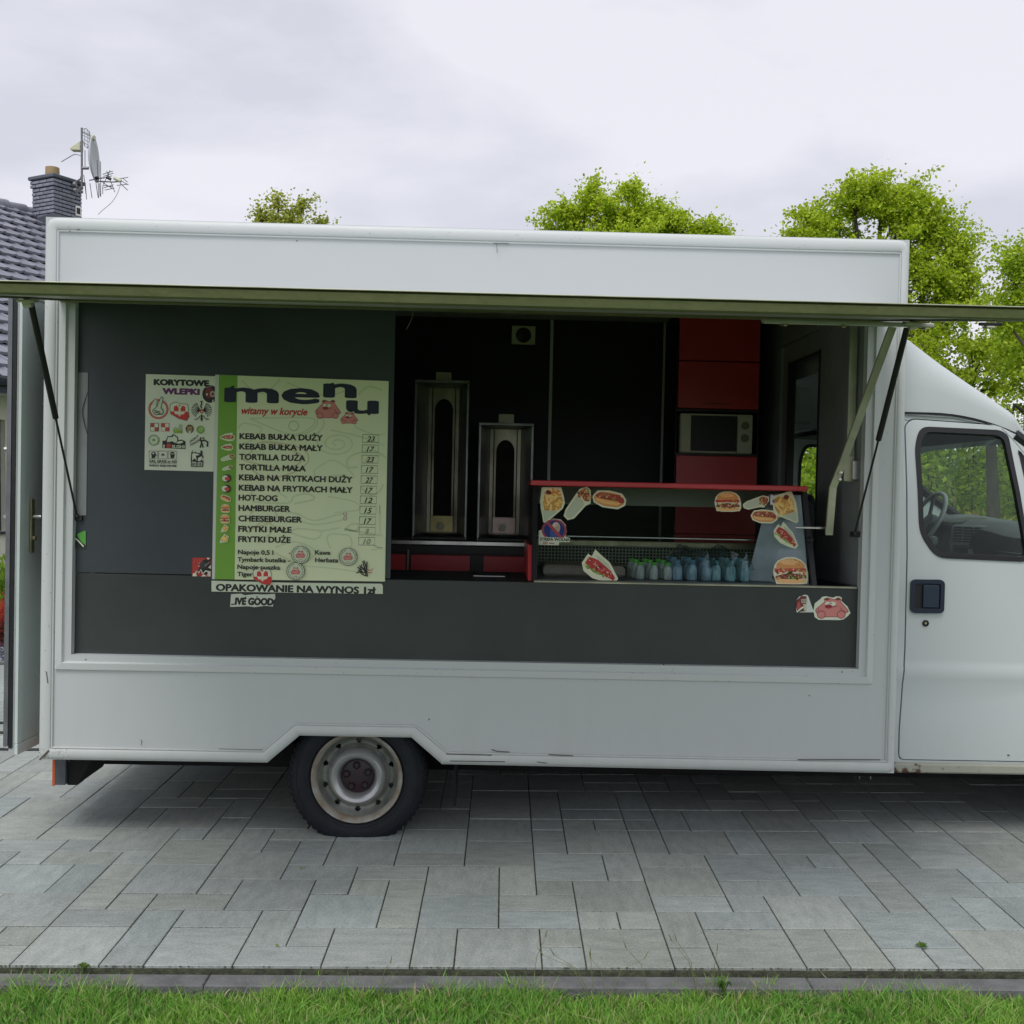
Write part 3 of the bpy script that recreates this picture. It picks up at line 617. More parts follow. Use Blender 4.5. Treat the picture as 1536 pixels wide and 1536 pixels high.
# rear door standing ajar
door = bpy.data.objects.new('rear_door', None); COL.objects.link(door); door.parent = truck
door.matrix_basis = Matrix.Translation((-.045, 1.95, .0)) @ Matrix.Rotation(R(-90) - .049, 4, 'Z')   # local x runs from the hinge to the free edge
M_doorin = mat('door_lining', (.60, .68, .66), .35, 0, .10, 1.3)
box('door_panel', M_trim, door, 0, 1.885, -.030, -.006, .012, 2.13, .003); box('door_lining', M_doorin, door, .05, 1.84, -.005, .006, .05, 2.09, .001)
for a in ((0, 1.885, .0, .049), (0, 1.885, 2.091, 2.13)): box('door_frame', M_doorin, door, a[0], a[1], -.004, .011, a[2], a[3], .002)
for a in ((0, .049), (1.841, 1.885)): box('door_frame', M_doorin, door, a[0], a[1], -.004, .010, .050, 2.090, .002)
box('door_seal', M_black, door, 1.8855, 1.893, -.028, -.012, .03, 2.12, .003); box('door_seal', mat('door_edge_steel', (.20, .21, .23), .45, .6, .2, 9), door, 1.8855, 1.896, -.050, -.030, .04, 2.13, .002)
hd = box('door_handle', M_brass, door, 1.765, 1.795, .0115, .019, .915, 1.168, .004)
MB().tube([(1.78, .02, 1.085), (1.78, .05, 1.085), (1.70, .055, 1.085), (1.66, .052, 1.084)], [.008, .008, .008, .007], 10).build('lever', M_steel, hd, smooth=True)
MB().tube([(1.78, .02, .985), (1.78, .032, .985)], .010, 12).build('lock_barrel', M_brass, hd, smooth=True)
MB().tube([(1.80, -.03, 1.085), (1.80, -.075, 1.085), (1.85, -.078, 1.085)], .0085, 10).build('outer_handle', M_steel, door, smooth=True)
MB().tube([(1.86, -.05, 1.39), (1.86, -.075, 1.39)], .014, 10).build('door_catch', M_steel, door, smooth=True)

# rear lamp housing, mudguard, underbody
rl = bpy.data.objects.new('rear_lamp', None); COL.objects.link(rl); rl.parent = truck
box('lamp_lens', M_orange, rl, .010, .022, .12, .45, -.155, -.004, .003); box('lamp_housing', M_dash, rl, .023, .07, .12, .46, -.15, -.006, .002)
MB().hexa([(.071, .14, -.155), (.115, .14, -.155), (.115, .46, -.155), (.071, .46, -.155), (.071, .14, -.006), (.20, .14, -.006), (.20, .46, -.006), (.071, .46, -.006)]).build('lamp_bracket', M_under, rl)
for y in (.45, 1.5): box('chassis_rail', M_under, truck, .1, 5.6, y, y + .07, -.14, -.02, .003)
for x in (.3, 1.0, 2.0, 2.9, 3.7): box('cross_member', M_under, truck, x, x + .06, .521, 1.499, -.10, -.02, .003)
MB().tube([(1.42, .3, -.07), (1.42, 1.8, -.07)], .045, 12).build('rear_axle', M_under, truck, smooth=True)
for x0, x1 in ((.06, .95), (1.95, 3.85)): box('far_shade_skirt', M_under, truck, x0, x1, W2 - .30, W2 - .04, -.24, -.005, .01)  # unseen skirts added to block light from the far side under the floor
box('shade_slab', M_under, truck, 3.0, 3.7, .62, 1.4, -.19, -.105, .03); box('shade_box', M_under, truck, 2.2, 2.9, .75, 1.45, -.20, -.105, .02); box('mudflap', M_under, truck, 1.86, 1.872, .14, .42, -.225, .01, .002); box('mudflap', M_under, truck, 1.86, 1.872, 1.62, 1.9, -.225, .01, .002)  # first two: unseen blocks added to deepen the shade underneath; then the mudflaps
MB().tube([(2.0, .55, -.13), (3.0, .56, -.15), (3.6, .56, -.13)], .028, 10).build('exhaust_pipe', M_under, truck, smooth=True)
MB().tube([(3.885, .5, -.02), (3.90, .5, -.165), (3.955, .5, -.165), (3.97, .5, -.02)], .004, 6).build('cable_loop', M_steel, truck, smooth=True)
wire('hanging_cable', [(1.86, .62, -.02), (1.93, .60, -.075), (2.04, .60, -.07), (2.08, .62, -.02)], .004, M_black, truck)

# wheels
def squash(V, c, g=-.286):
    out = []
    for x, y, z in V:
        dz = z - c[2]
        if dz < g: z = c[2] + g - (g - dz) * .08; x = c[0] + (x - c[0]) * 1.03
        out.append((x, y, z))
    return out
def make_wheel(flat=-.289):
    wh = bpy.data.objects.new('wheel', None); COL.objects.link(wh); wh.parent = truck
    c = (0, 0, 0)
    t = MB().lathe([(.200, .035), (.205, .012), (.222, -.003), (.226, -.006), (.230, -.006), (.232, -.004), (.245, -.009), (.262, -.010), (.274, -.007), (.276, -.010), (.281, -.009), (.283, -.005), (.290, -.001), (.303, .008), (.312, .020), (.318, .045), (.322, .10), (.318, .155), (.303, .19), (.26, .205), (.20, .17)], c, 'y', 96)
    # sidewall ribs
    t.v = squash(t.v, c, flat); ty = t.build('tyre', M_rubber, wh, smooth=True)
    tb = MB()
    for k in range(64):
        a = 2 * math.pi * k / 64; ca, sa = math.cos(a), math.sin(a); P = []
        for rr, y in ((.303, .003), (.3205, .030)):
            for s_ in (-.0065, .0065): P.append((ca * rr - sa * s_, y, sa * rr + ca * s_))
        P2 = [(p[0], p[1] + .03, p[2]) for p in P]
        tb.hexa([P[0], P[1], P2[1], P2[0], P[2], P[3], P2[3], P2[2]])
    tb.v = squash(tb.v, c, flat); tag(tb.build('tread_block', M_rubber, ty), kind='stuff')
    rm = MB().lathe([(.196, .03), (.207, .004), (.210, -.004), (.206, -.010), (.201, -.006), (.196, .004), (.188, .014), (.186, .030)], c, 'y', 72).build('rim', M_rim, wh, smooth=True)
    # dish with ten slots
    n = 180; V = []; F = []; d = MB(); rad = np.linspace(.186, .132, 14)
    def dep(r_): return .030 + .030 * math.sin(min(1, (.186 - r_) / .03) * math.pi / 2) - max(0, .150 - r_) * .8
    for rr in rad:
        for k in range(n): a = 2 * math.pi * (k + .5) / n; V.append((rr * math.cos(a), dep(rr), rr * math.sin(a)))
    for i in range(13):
        rm_ = (rad[i] + rad[i + 1]) / 2
        for k in range(n):
            da = ((k + 1) % 18 - 9) * 2 * math.pi / n * .160
            if (da / .0125) ** 2 + ((rm_ - .160) / .0105) ** 2 < 1: continue
            F.append((i * n + k, i * n + (k + 1) % n, (i + 1) * n + (k + 1) % n, (i + 1) * n + k))
    d.add(V, F).build('rim_dish', M_rimd, rm, smooth=True, recalc=False)
    MB().lathe([(.133, .046), (.131, .020), (.122, -.002), (.112, -.010), (.100, -.008), (.088, .004), (.080, .022), (.078, .034)], c, 'y', 64).build('rim_ring', mat('pale_rim', (.34, .36, .38), .32, .6, 0, 5, .05, 40, col2=(.47, .48, .46), coord='Object'), rm, smooth=True)
    MB().lathe([(.080, .034), (.070, .027), (.03, .022), (0, .022)], c, 'y', 40).build('hub_cap', M_cap, rm, smooth=True)
    for k in range(5):
        a = R(72 * k + 18 + 5); p = (.052 * math.cos(a), .022, .052 * math.sin(a)); MB().lathe([(.017, .006), (.017, -.004), (.013, -.011), (.011, -.006), (0, -.006)], p, 'y', 14).build('wheel_nut', M_cap, rm, smooth=True)
    MB().lathe([(.15, .075), (.0, .075)], c, 'y', 24).build('brake_drum', M_under, rm)
    return wh
wheel = make_wheel(); wheel.location = (1.418, .065, -.078)
def copy_tree(o, parent):
    c = o.copy(); COL.objects.link(c); c.parent = parent
    for ch in list(o.children): copy_tree(ch, c)
    return c
for x, y, rz in ((1.418, 1.99, math.pi), (5.15, .10, 0), (5.15, 1.93, math.pi)):
    c = copy_tree(wheel, truck); c.location = (x, y, -.078 + (x - 1.418) * .0146 + (.016 * (1.99 - y) if False else (0.0 if y < 1 else .030))); c.rotation_euler = (0, 0, rz)

# ---- cab
def yside(z):
    for (z0, y0), (z1, y1) in zip([(-.2, .085), (.0, .075), (.04, .058), (.30, .050), (.405, .050), (.425, .045), (.47, .040), (.49, .046), (1.0, .052), (1.3, .078), (1.6, .125), (2.2, .25)], [(.0, .075), (.04, .058), (.30, .050), (.405, .050), (.425, .045), (.47, .040), (.49, .046), (1.0, .052), (1.3, .078), (1.6, .125), (2.2, .25), (3, .3)]):
        if z <= z1: return y0 + (y1 - y0) * (z - z0) / (z1 - z0)
    return .25
def side_skin(name, loops, m, y0, y1, far=False, parent=None, cuts=True, smooth=True):
    mb = MB().slab(loops, 0, 1); me = mesh(mb.v, mb.f, name); bm = bmesh.new(); bm.from_mesh(me); bmesh.ops.recalc_face_normals(bm, faces=bm.faces)
    for z in (.04, .15, .30, .405, .425, .47, .49, .6, .8, 1.0, 1.1, 1.2, 1.3, 1.4, 1.5, 1.58):
        bmesh.ops.bisect_plane(bm, geom=bm.verts[:] + bm.edges[:] + bm.faces[:], plane_co=(0, 0, z), plane_no=(0, 0, 1))
    for v in bm.verts:
        b = yside(v.co.z) + (y0 if v.co.y < .5 else y1) + max(0, v.co.x - 5.3) ** 2 * .35
        v.co.y = (W2 - b) if far else b
    bmesh.ops.recalc_face_normals(bm, faces=bm.faces)
    bm.to_mesh(me); bm.free()
    if smooth: me.shade_smooth(); me.set_sharp_from_angle(angle=R(35))
    return link(name, me, m, parent)
WIN = [(3.985, 1.10), (3.972, 1.50), (4.0, 1.592), (4.372, 1.583), (4.408, 1.56), (4.50, .978), (4.06, .990)]
def winloop(i, r=.05):
    c = Vector((sum(p[0] for p in WIN) / 7, sum(p[1] for p in WIN) / 7)); P = []
    for p in WIN: d = Vector(p) - c; P.append(tuple(c + d * (1 - i / d.length)))
    return round_poly(P, r)
DOOR = [(3.915, .046), (3.912, .2), (3.925, .55), (3.924, 1.2), (3.925, 1.60), (3.96, 1.632), (4.37, 1.612), (4.44, 1.54), (4.80, 1.08), (4.80, .95), (4.795, .5), (4.66, .35), (4.62, .046)]
arch = [(5.15 + .40 * math.cos(R(a)), -.06 + .40 * math.sin(R(a))) for a in range(8, 173, 12)]
QW = [(4.452, 1.50), (4.475, 1.475), (4.74, 1.12), (4.73, 1.06), (4.545, 1.0)]
BODY = [(3.893, .0), (3.893, 1.655), (4.155, 1.646), (4.33, 1.615), (4.455, 1.565), (4.85, 1.27), (5.22, 1.02), (5.55, .93), (5.88, .80), (5.99, .60), (6.02, .35), (6.02, .02), (5.60, -.005)] + arch + [(4.72, -.005)]
cab = bpy.data.objects.new('cab', None); COL.objects.link(cab); cab.parent = truck
DO = round_poly(DOOR, .03, 3)
side_skin('cab_side', [BODY, DO], M_cab, .004, .03, parent=cab)
cdoor = bpy.data.objects.new('cab_door', None); COL.objects.link(cdoor); cdoor.parent = truck
cen = Vector((4.36, .8)); DI = []
def inset(P, d):
    out = []; n = len(P)
    for i in range(n):
        a, b, c = Vector(P[i - 1]), Vector(P[i]), Vector(P[(i + 1) % n]); e1 = (b - a).normalized(); e2 = (c - b).normalized(); nn = (Vector((e1.y, -e1.x)) + Vector((e2.y, -e2.x))).normalized(); out.append(tuple(b + nn * d))
    return out
DI = inset(DO, .005); WO = winloop(-.004)
if sum((a[0] - cen.x) ** 2 for a in DI) > sum((a[0] - cen.x) ** 2 for a in DO): DI = inset(DO, -.005)
side_skin('door_skin', [DI, WO, round_poly(QW, .02, 3)], M_cab, .0, .03, parent=cdoor)
side_skin('window_seal', [winloop(-.003), winloop(.026, .04)], M_black, -.006, .022, parent=cdoor)
side_skin('window_pane', [winloop(.022, .04)], M_glass, .010, .014, parent=cdoor, smooth=False)
side_skin('quarter_seal', [inset(round_poly(QW, .02, 3), .0), inset(round_poly(QW, .02, 3), .014)], M_black, -.004, .02, parent=cdoor)
side_skin('quarter_pane', [inset(round_poly(QW, .02, 3), .012)], M_glass, .010, .013, parent=cdoor, smooth=False)
M_hn = mat('handle_navy', (.012, .02, .045), .4)
hb = MB().slab([rounded(3.943, .733, 4.098, .885, .02), rounded(3.962, .752, 4.080, .866, .008)], .036, .050).build('door_handle', M_hn, cdoor, bevel=.002)
box('handle_recess', M_black, hb, 3.962, 4.08, .046, .050, .752, .866, 0); box('handle_flap', mat('handle_flap', (.02, .035, .06), .3), hb, 4.000, 4.072, .034, .045, .757, .862, .004)
MB().lathe([(.014, .01), (.015, -.004), (.011, -.006), (.010, -.001), (0, -.001)], (4.018, .046, .685), 'y', 18).build('key_lock', M_black, cdoor, smooth=True)
MB().lathe([(.006, -.003), (0, -.003)], (4.018, .045, .685), 'y', 10).build('key_slot', M_brass, cdoor)
# sill under the door, rusty at its rear end
M_sill = mat('rusty_sill', (.33, .34, .27), .6, 0, 0, 7, .2, 60, col2=(.36, .37, .31), coord='Object')
t_ = M_sill.node_tree; b_ = t_.nodes['Principled BSDF']; src = b_.inputs['Base Color'].links[0].from_socket
g_ = t_.nodes.new('ShaderNodeTexCoord'); ns_ = t_.nodes.new('ShaderNodeTexNoise'); ns_.inputs['Scale'].default_value = 26; ns_.inputs['Detail'].default_value = 6; t_.links.new(g_.outputs['Object'], ns_.inputs[0])
sx_ = t_.nodes.new('ShaderNodeSeparateXYZ'); t_.links.new(g_.outputs['Object'], sx_.inputs[0]); mr_ = t_.nodes.new('ShaderNodeMapRange'); mr_.inputs[1].default_value = 3.9; mr_.inputs[2].default_value = 4.4; mr_.inputs[3].default_value = .16; mr_.inputs[4].default_value = -.08; t_.links.new(sx_.outputs[0], mr_.inputs[0])
ad_ = t_.nodes.new('ShaderNodeMath'); t_.links.new(ns_.outputs['Fac'], ad_.inputs[0]); t_.links.new(mr_.outputs[0], ad_.inputs[1])
cr_ = t_.nodes.new('ShaderNodeValToRGB'); cr_.color_ramp.elements[0].position = .62; cr_.color_ramp.elements[1].position = .70; t_.links.new(ad_.outputs[0], cr_.inputs[0])
mi_ = t_.nodes.new('ShaderNodeMix'); mi_.data_type = 'RGBA'; mi_.inputs[7].default_value = (.09, .045, .02, 1); t_.links.new(cr_.outputs[0], mi_.inputs[0]); t_.links.new(src, mi_.inputs[6]); t_.links.new(mi_.outputs[2], b_.inputs['Base Color'])
box('door_sill', M_sill, cab, 3.895, 4.72, .05, .12, -.012, .034, .008)
# fairing on the cab roof
def loft(fs, m, name, parent):
    V = [p for s_ in fs for p in s_]; k = len(fs[0]); F = [(i * k + j, i * k + j + 1, (i + 1) * k + j + 1, (i + 1) * k + j) for i in range(len(fs) - 1) for j in range(k - 1)]
    return MB().add(V, F).build(name, m, parent, smooth=True)
tops = [(3.888, 2.135), (3.94, 2.115), (3.99, 2.085), (4.04, 2.052), (4.10, 2.010), (4.17, 1.966), (4.25, 1.910), (4.34, 1.845), (4.42, 1.784), (4.455, 1.758), (4.51, 1.717), (4.58, 1.662), (4.63, 1.620), (4.65, 1.595)]
tops = [(x, z - .045 * min(1, max(0, (x - 3.93) / .27))) for x, z in tops]
bots = lambda x: (1.661 - max(0, x - 4.05) ** 2 * .52) if x < 4.456 else 1.576 - (x - 4.455) * .62
sec = []
for x, zt in tops:
    zb = bots(x); zb = min(zb, zt - .004); row = []; hw = W2 / 2 - .135 - max(0, x - 4.455) * .9
    for k in range(41):
        a = math.pi * k / 40; ex = .42; cy = math.copysign(abs(math.cos(a)) ** ex, math.cos(a)); cz = abs(math.sin(a)) ** .5
        row.append((x, W2 / 2 - cy * hw, zb + (zt - zb) * cz))
    sec.append(row)
loft(sec, M_cab, 'roof_fairing', cab)
for dz, nm in ((0, 'roof_seal'), (-.007, 'roof_seal')):
    MB().tube([(x, yside(1.64) - .002, 1.659 + dz - max(0, x - 4.05) ** 2 * .52) for x in np.linspace(3.895, 4.46, 12)], .0024, 6).build(nm, M_black, cab)
# roof skin, windscreen, bonnet, nose, far side
rf = [[(x, y, z - .012 * ((y - W2 / 2) / (W2 / 2)) ** 4) for y in np.linspace(.125, W2 - .125, 13)] for x, z in ((3.893, 1.655), (4.155, 1.646), (4.33, 1.615), (4.455, 1.565))]
loft(rf, M_cab, 'cab_roof', cab)
loft([[(x, y + (0), z - .02) for y in np.linspace(.13, W2 - .13, 9)] for x, z in ((3.92, 1.645), (4.30, 1.63), (4.44, 1.572))], mat('headliner', (.10, .105, .10), .9), 'headliner', cab)
ws = [[(x + .16 * t * (1 - ((y - W2 / 2) / (W2 / 2 - .1)) ** 2), y, z) for y in np.linspace(yside(z) + .045, W2 - yside(z) - .045, 13)] for x, z, t in ((4.462, 1.562, .35), (4.85, 1.272, .7), (5.215, 1.025, 1))]
loft(ws, M_glass, 'windscreen', cab)
for f in (0, 1):
    yy = lambda z: (yside(z) + .02) if not f else (W2 - yside(z) - .02)
    MB().tube([(4.45, yy(1.56), 1.565), (4.85, yy(1.27), 1.27), (5.22, yy(1.02), 1.02)], .03, 8).build('windscreen_pillar', M_black, cab, smooth=True)
bn = [[(x + .12 * (1 - ((y - W2 / 2) / (W2 / 2 - .05)) ** 2), y, z - .015 * ((y - W2 / 2) / (W2 / 2)) ** 4) for y in np.linspace(.06 + i_, W2 - .06 - i_, 15)] for x, z, i_ in ((5.20, 1.022, 0), (5.55, .93, .02), (5.86, .80, .1), (5.98, .58, .15), (6.01, .33, .17), (6.01, .0, .17))]
loft(bn, M_cab, 'bonnet', cab)
side_skin('cab_side_far', [BODY, winloop(.0)], M_cab, .004, .03, far=True, parent=cab); side_skin('far_window_seal', [winloop(-.002), winloop(.02, .04)], M_black, -.004, .036, far=True, parent=cab)
side_skin('far_window_pane', [winloop(.016, .04)], M_glass, .010, .014, far=True, parent=cab, smooth=False)
for y0 in (.28, 1.42): box('headlight', M_white, cab, 6.08, 6.13, y0, y0 + .34, .50, .68, .02)
box('bumper', M_black, cab, 5.95, 6.19, .12, W2 - .12, -.05, .28, .04); box('grille', M_black, cab, 6.12, 6.15, .68, 1.36, .42, .70, .01)
# cab inside
box('cab_floor', M_black, cab, 3.90, 5.3, .12, W2 - .12, -.0, .05, 0)
dd = [[(x, y, z) for y in np.linspace(.10, W2 - .10, 21)] for x, z in ((4.66, .40), (4.62, .80), (4.60, .95), (4.63, 1.035), (4.72, 1.075), (4.86, 1.082), (5.02, 1.06), (5.20, 1.0))]
def bump(row):
    out = []
    for x, y, z in row:
        u = (y - .10) / (W2 - .2); k = math.exp(-((u - .78) / .16) ** 2); c = math.exp(-((u - .50) / .13) ** 4)
        out.append((x - .07 * c - .05 * k, y, z + .06 * k + (.035 * c if z > .9 else 0)))
    return out
dash = loft([bump(r_) for r_ in dd], M_dash, 'dashboard', cab); dash.location = (.105, 0, .03)
KM = Matrix.Translation((4.535, .93, .83)) @ Matrix.Rotation(R(-38), 4, 'Z') @ Matrix.Rotation(R(-6), 4, 'X')   # canted towards the passenger
box('console', M_dashl, dash, -.115, .115, .0, .16, .0, .265, .015, KM)
box('console_face', M_dash, dash, -.100, .100, -.006, -.001, .015, .150, .003, KM)
for x0 in (-.100, .004):
    box('air_vent', M_black, dash, x0, x0 + .096, -.006, -.001, .165, .250, .004, KM)
    for k in range(5): box('vent_slat', M_dashl, dash, x0 + .004, x0 + .092, -.014, -.007, .172 + k * .0155, .176 + k * .0155, 0, KM)
    box('vent_slat', M_dashl, dash, x0 + .046, x0 + .050, -.016, -.0145, .170, .246, 0, KM)
box('radio', M_black, dash, -.090, .090, -.012, -.0065, .085, .135, .003, KM); box('radio_panel', M_dashl, dash, -.02, .03, -.015, -.0125, .092, .128, .002, KM); box('switch_row', M_black, dash, -.090, .090, -.012, -.0065, .025, .070, .003, KM)
box('glove_box', M_dashl, dash, 4.585, 4.60, .30, .80, .72, .96, .02)
MB().hexa([(4.52, 1.2, .75), (4.62, 1.2, .75), (4.62, 1.62, .75), (4.52, 1.62, .75), (4.56, 1.2, 1.10), (4.75, 1.2, 1.13), (4.75, 1.68, 1.13), (4.56, 1.68, 1.10)]).build('instrument_binnacle', M_black, dash, bevel=.02)
sw = bpy.data.objects.new('steering_wheel', None); COL.objects.link(sw); sw.parent = truck; sw.matrix_basis = Matrix.Translation((4.60, 1.47, 1.12)) @ Matrix.Rotation(R(-62), 4, 'Y')
tor = MB(); tor.tube([(.195 * math.cos(t), .195 * math.sin(t), 0) for t in np.linspace(0, 2 * math.pi, 41)], .0135, 10, cap=False); tor.build('wheel_rim', mat('steering_grey', (.40, .43, .46), .4), sw, smooth=True)
for a in (20, 160, 270): MB().tube([(.03 * math.cos(R(a)), .03 * math.sin(R(a)), -.02), (.19 * math.cos(R(a)), .19 * math.sin(R(a)), 0)], .011, 8).build('spoke', M_black, sw, smooth=True)
MB().lathe([(.07, -.03), (.065, .0), (.03, .01), (0, .01)], (0, 0, -.01), 'z', 20).build('horn_pad', M_dash, sw, smooth=True)
MB().tube([(0, 0, -.03), (0, 0, -.35)], .03, 10).build('steering_column', M_black, sw, smooth=True)
gl_ = MB().tube([(4.50, 1.06, .74), (4.48, 1.06, 1.0)], .008, 8).build('gear_lever', M_black, cab, smooth=True)
MB().lathe([(0, .0), (.02, .008), (.026, .03), (.022, .05), (0, .058)], (4.48, 1.06, .995), 'z', 16).build('gear_knob', M_dashl, gl_, smooth=True)
MB().lathe([(.09, 0), (.05, .06), (.02, .12)], (4.50, 1.06, .78), 'z', 14).build('gear_gaiter', M_black, gl_, smooth=True)
def seat(y0, y1, x0=3.98):
    s_ = bpy.data.objects.new('cab_seat', None); COL.objects.link(s_); s_.parent = truck
    MB().box(x0, x0 + .46, y0, y1, .38, .52, .04).build('seat_cushion', M_seat, s_, bevel=.0)
    MB().hexa([(x0 - .06, y0, .50), (x0 + .06, y0, .50), (x0 + .06, y1, .50), (x0 - .06, y1, .50), (x0 - .09, y0 + .03, 1.08), (x0 - .01, y0 + .03, 1.08), (x0 - .01, y1 - .03, 1.08), (x0 - .09, y1 - .03, 1.08)]).build('backrest', M_seat, s_, bevel=.03)
    m_ = (y0 + y1) / 2; MB().hexa([(x0 - .09, m_ - .12, 1.11), (x0 - .02, m_ - .12, 1.11), (x0 - .02, m_ + .12, 1.11), (x0 - .09, m_ + .12, 1.11), (x0 - .09, m_ - .09, 1.27), (x0 - .03, m_ - .09, 1.27), (x0 - .03, m_ + .09, 1.27), (x0 - .09, m_ + .09, 1.27)]).build('headrest', M_seat, s_, bevel=.025)
    box('seat_base', M_black, s_, x0, x0 + .4, y0 + .04, y1 - .04, .051, .379, .01)
seat(.22, .66); seat(1.36, 1.82)
box('roof_shelf', M_white, cab, 3.93, 4.15, 1.25, 1.86, 1.66, 1.668, .002)

# ================================================================== KITCHEN INSIDE THE TRUCK
def thing(name, label, cat, loc=(0, 0, 0), group=None): return empty(name, T_TRUCK @ Matrix.Translation(loc), label, cat, group)
M_galv0 = mat('worn_steel', (.26, .27, .28), .42, .8, .35, 9); M_burn = mat('heat_stained_steel', (.52, .50, .40), .4, .75, 0, 6, .1, 30, col2=(.14, .13, .10), stretch=(1, 1, .4))
# two gyros grills
def gyros(loc, h, lab, tray):
    g = thing('kebab_grill', lab, 'kebab grill', loc, 'kebab grills on the rear bench')
    w_ = .155
    box('top_plate', M_galv0, g, -w_ - .004, w_ + .004, -.20, .16, h - .018, h, .003)
    for s_ in (-1, 1):
        MB().hexa([(s_ * w_, -.18, .02), (s_ * (w_ - .006), -.18, .02), (s_ * (w_ - .062), .10, .02), (s_ * (w_ - .056), .104, .02), (s_ * w_, -.18, h - .019), (s_ * (w_ - .006), -.18, h - .019), (s_ * (w_ - .062), .10, h - .019), (s_ * (w_ - .056), .104, h - .019)]).build('side_shield', mat('shield_steel', (.50, .52, .54), .35, .85, .35, 5, .05, 30, (1, 1, .3)), g)
        box('post', M_galv0, g, s_ * w_ - .0035, s_ * w_ + .0035, -.196, -.186, .0, h - .019, .002); box('burner_rail', M_dark, g, s_ * .070 - .003, s_ * .070 + .003, .078, .087, .02, h - .02, .001)
    box('burner_panel', M_soot, g, -.072, .072, .10, .115, .10, h - .02, 0)
    MB().slab([[(-.093, .02), (.093, .02), (.093, h - .02), (-.093, h - .02)], [(-.056, .13), (.056, .13)] + [(.056 * math.cos(R(a)), h - .16 + .075 * math.sin(R(a))) for a in range(0, 181, 15)]], .088, .094).build('back_plate', M_burn, g)
    MB().lathe([(0, 0), (.10, 0), (.105, .012), (.09, .016), (0, .016)], (0, -.04, .022), 'z', 32).build('drip_tray', M_steel, g, smooth=True)
    box('heat_guard', mat(tray, (.36, .33, .15) if 'yellow' in tray else (.38, .30, .28), .35, .6, .2, 14), g, -.068, .068, .075, .083, .02, .135, .003); MB().lathe([(0, -.004), (.022, -.002), (.024, .002)], (-.01, .073, .07), 'y', 14).build('knob', M_cream, g)
    box('motor_box', M_cream, g, -.045, .045, -.05, .05, h + .001, h + .062, .004); box('base', M_black, g, -w_, w_, -.20, .16, .0, .018, .003)
gyros((1.706, 1.60, .957), .935, 'taller of the two steel kebab grills, on the left of the bench', 'yellow_guard')
gyros((2.087, 1.55, .957), .690, 'shorter of the two steel kebab grills, on the right of the bench', 'rosy_guard')
b_ = thing('bench', 'low black bench with red drawer fronts under the kebab grills', 'bench', (1.42, 1.32, .10))
box('bench_top', M_steel, b_, 0, .86, 0, .66, .83, .855, .003); box('carcass', M_black, b_, 0, .86, .03, .66, .0, .829, .003); box('fascia', M_black, b_, 0, .86, .008, .028, .78, .828, .002)
for x0, x1 in ((.01, .10), (.13, .47), (.55, .83)): box('drawer_front', M_red, b_, x0, x1, .006, .028, .44, .772, .004)
MB().tube([(.115, -.02, .50), (.115, -.02, .80)], .006, 8).tube([(.115, -.02, .79), (.115, .03, .79)], .006, 8).build('pull_handle', M_steel, b_)
# tall red cupboard with the microwave niche
c = thing('cupboard', 'tall red cupboard with a niche for the microwave', 'cupboard', (3.11, 1.52, .10))
for nm, z0, z1 in (('cupboard_door', 1.958, 2.235), ('cupboard_door', 1.672, 1.952), ('cupboard_door', .92, 1.388), ('cupboard_door', .1, .915)): box(nm, M_red, c, .003, .487, 0, .018, z0, z1, .003)
for a in ((-.004, .0, .02, .46, .0, 2.25), (.490, .497, .02, .46, .0, 2.25), (.001, .489, .448, .46, .0, 2.25)): box('carcass_panel', M_black, c, *a, 0)
for z in (1.39, 1.655, 2.236, .0): box('shelf_board', M_black, c, .001, .489, .019, .447, z, z + .014, 0)
box('grip', M_black, c, .16, .32, -.004, -.0005, 1.70, 1.704, 0)
mw = thing('microwave', 'cream microwave oven with black door in the red cupboard niche', 'microwave', (3.135, 1.535, 1.505))
box('body', M_cream, mw, 0, .435, .02, .38, 0, .238, .006); box('door_frame', M_cream, mw, .002, .340, .0, .018, .002, .236, .004); box('door_window', M_black, mw, .062, .340, -.003, -.0004, .012, .226, .001); box('control_panel', M_cream, mw, .345, .433, .0, .018, .002, .236, .004)
for z in (.17, .095): MB().lathe([(.024, 0), (.023, -.012), (.018, -.015), (0, -.015)], (.389, -.0006, z), 'y', 20).build('dial', mat('dial_cream', (.24, .24, .17), .5), mw, smooth=True)
for k in range(3): box('button', M_white, mw, .362 + k * .02, .376 + k * .02, -.004, -.0006, .028, .040, 0)
f = thing('extractor_fan', 'small cream square extractor fan with a round black opening', 'fan', (2.192, 1.985, 2.253))
MB().slab([[(-.075, -.058), (.075, -.058), (.075, .058), (-.075, .058)], [(.05 * math.cos(t), .05 * math.sin(t)) for t in np.linspace(0, 6.1, 22)]], .0, .02).build('cover', M_cream, f); MB().lathe([(.049, 0), (.049, .02), (0, .02)], (0, .001, 0), 'y', 22).build('duct', M_black, f)
for k in range(4): a = k * 1.57; MB().add([(0, .012, 0), (.045 * math.cos(a), .008, .045 * math.sin(a)), (.045 * math.cos(a + .9), .015, .045 * math.sin(a + .9))], [(0, 1, 2)]).build('blade', M_black, f, recalc=False)
o = wire('hanging_wire', [(1.58, .35, 2.02), (1.60, .35, 2.06), (1.61, .35, 2.10), (1.605, .35, 2.20)], .0015, M_white, None, T_TRUCK); tag(o, 'thin pale wire curling down beside the dark upper panel', 'wire')
o = box('tongs', M_steel, None, 1.93, 2.08, .28, .292, .838, .845, .002, T_TRUCK); tag(o, 'thin shiny tongs lying on the dark worktop left of the display case', 'tongs')
wb = thing('wall_box', 'pale first aid box hanging high in the cab doorway', 'box', (3.835, 1.64, 1.70))
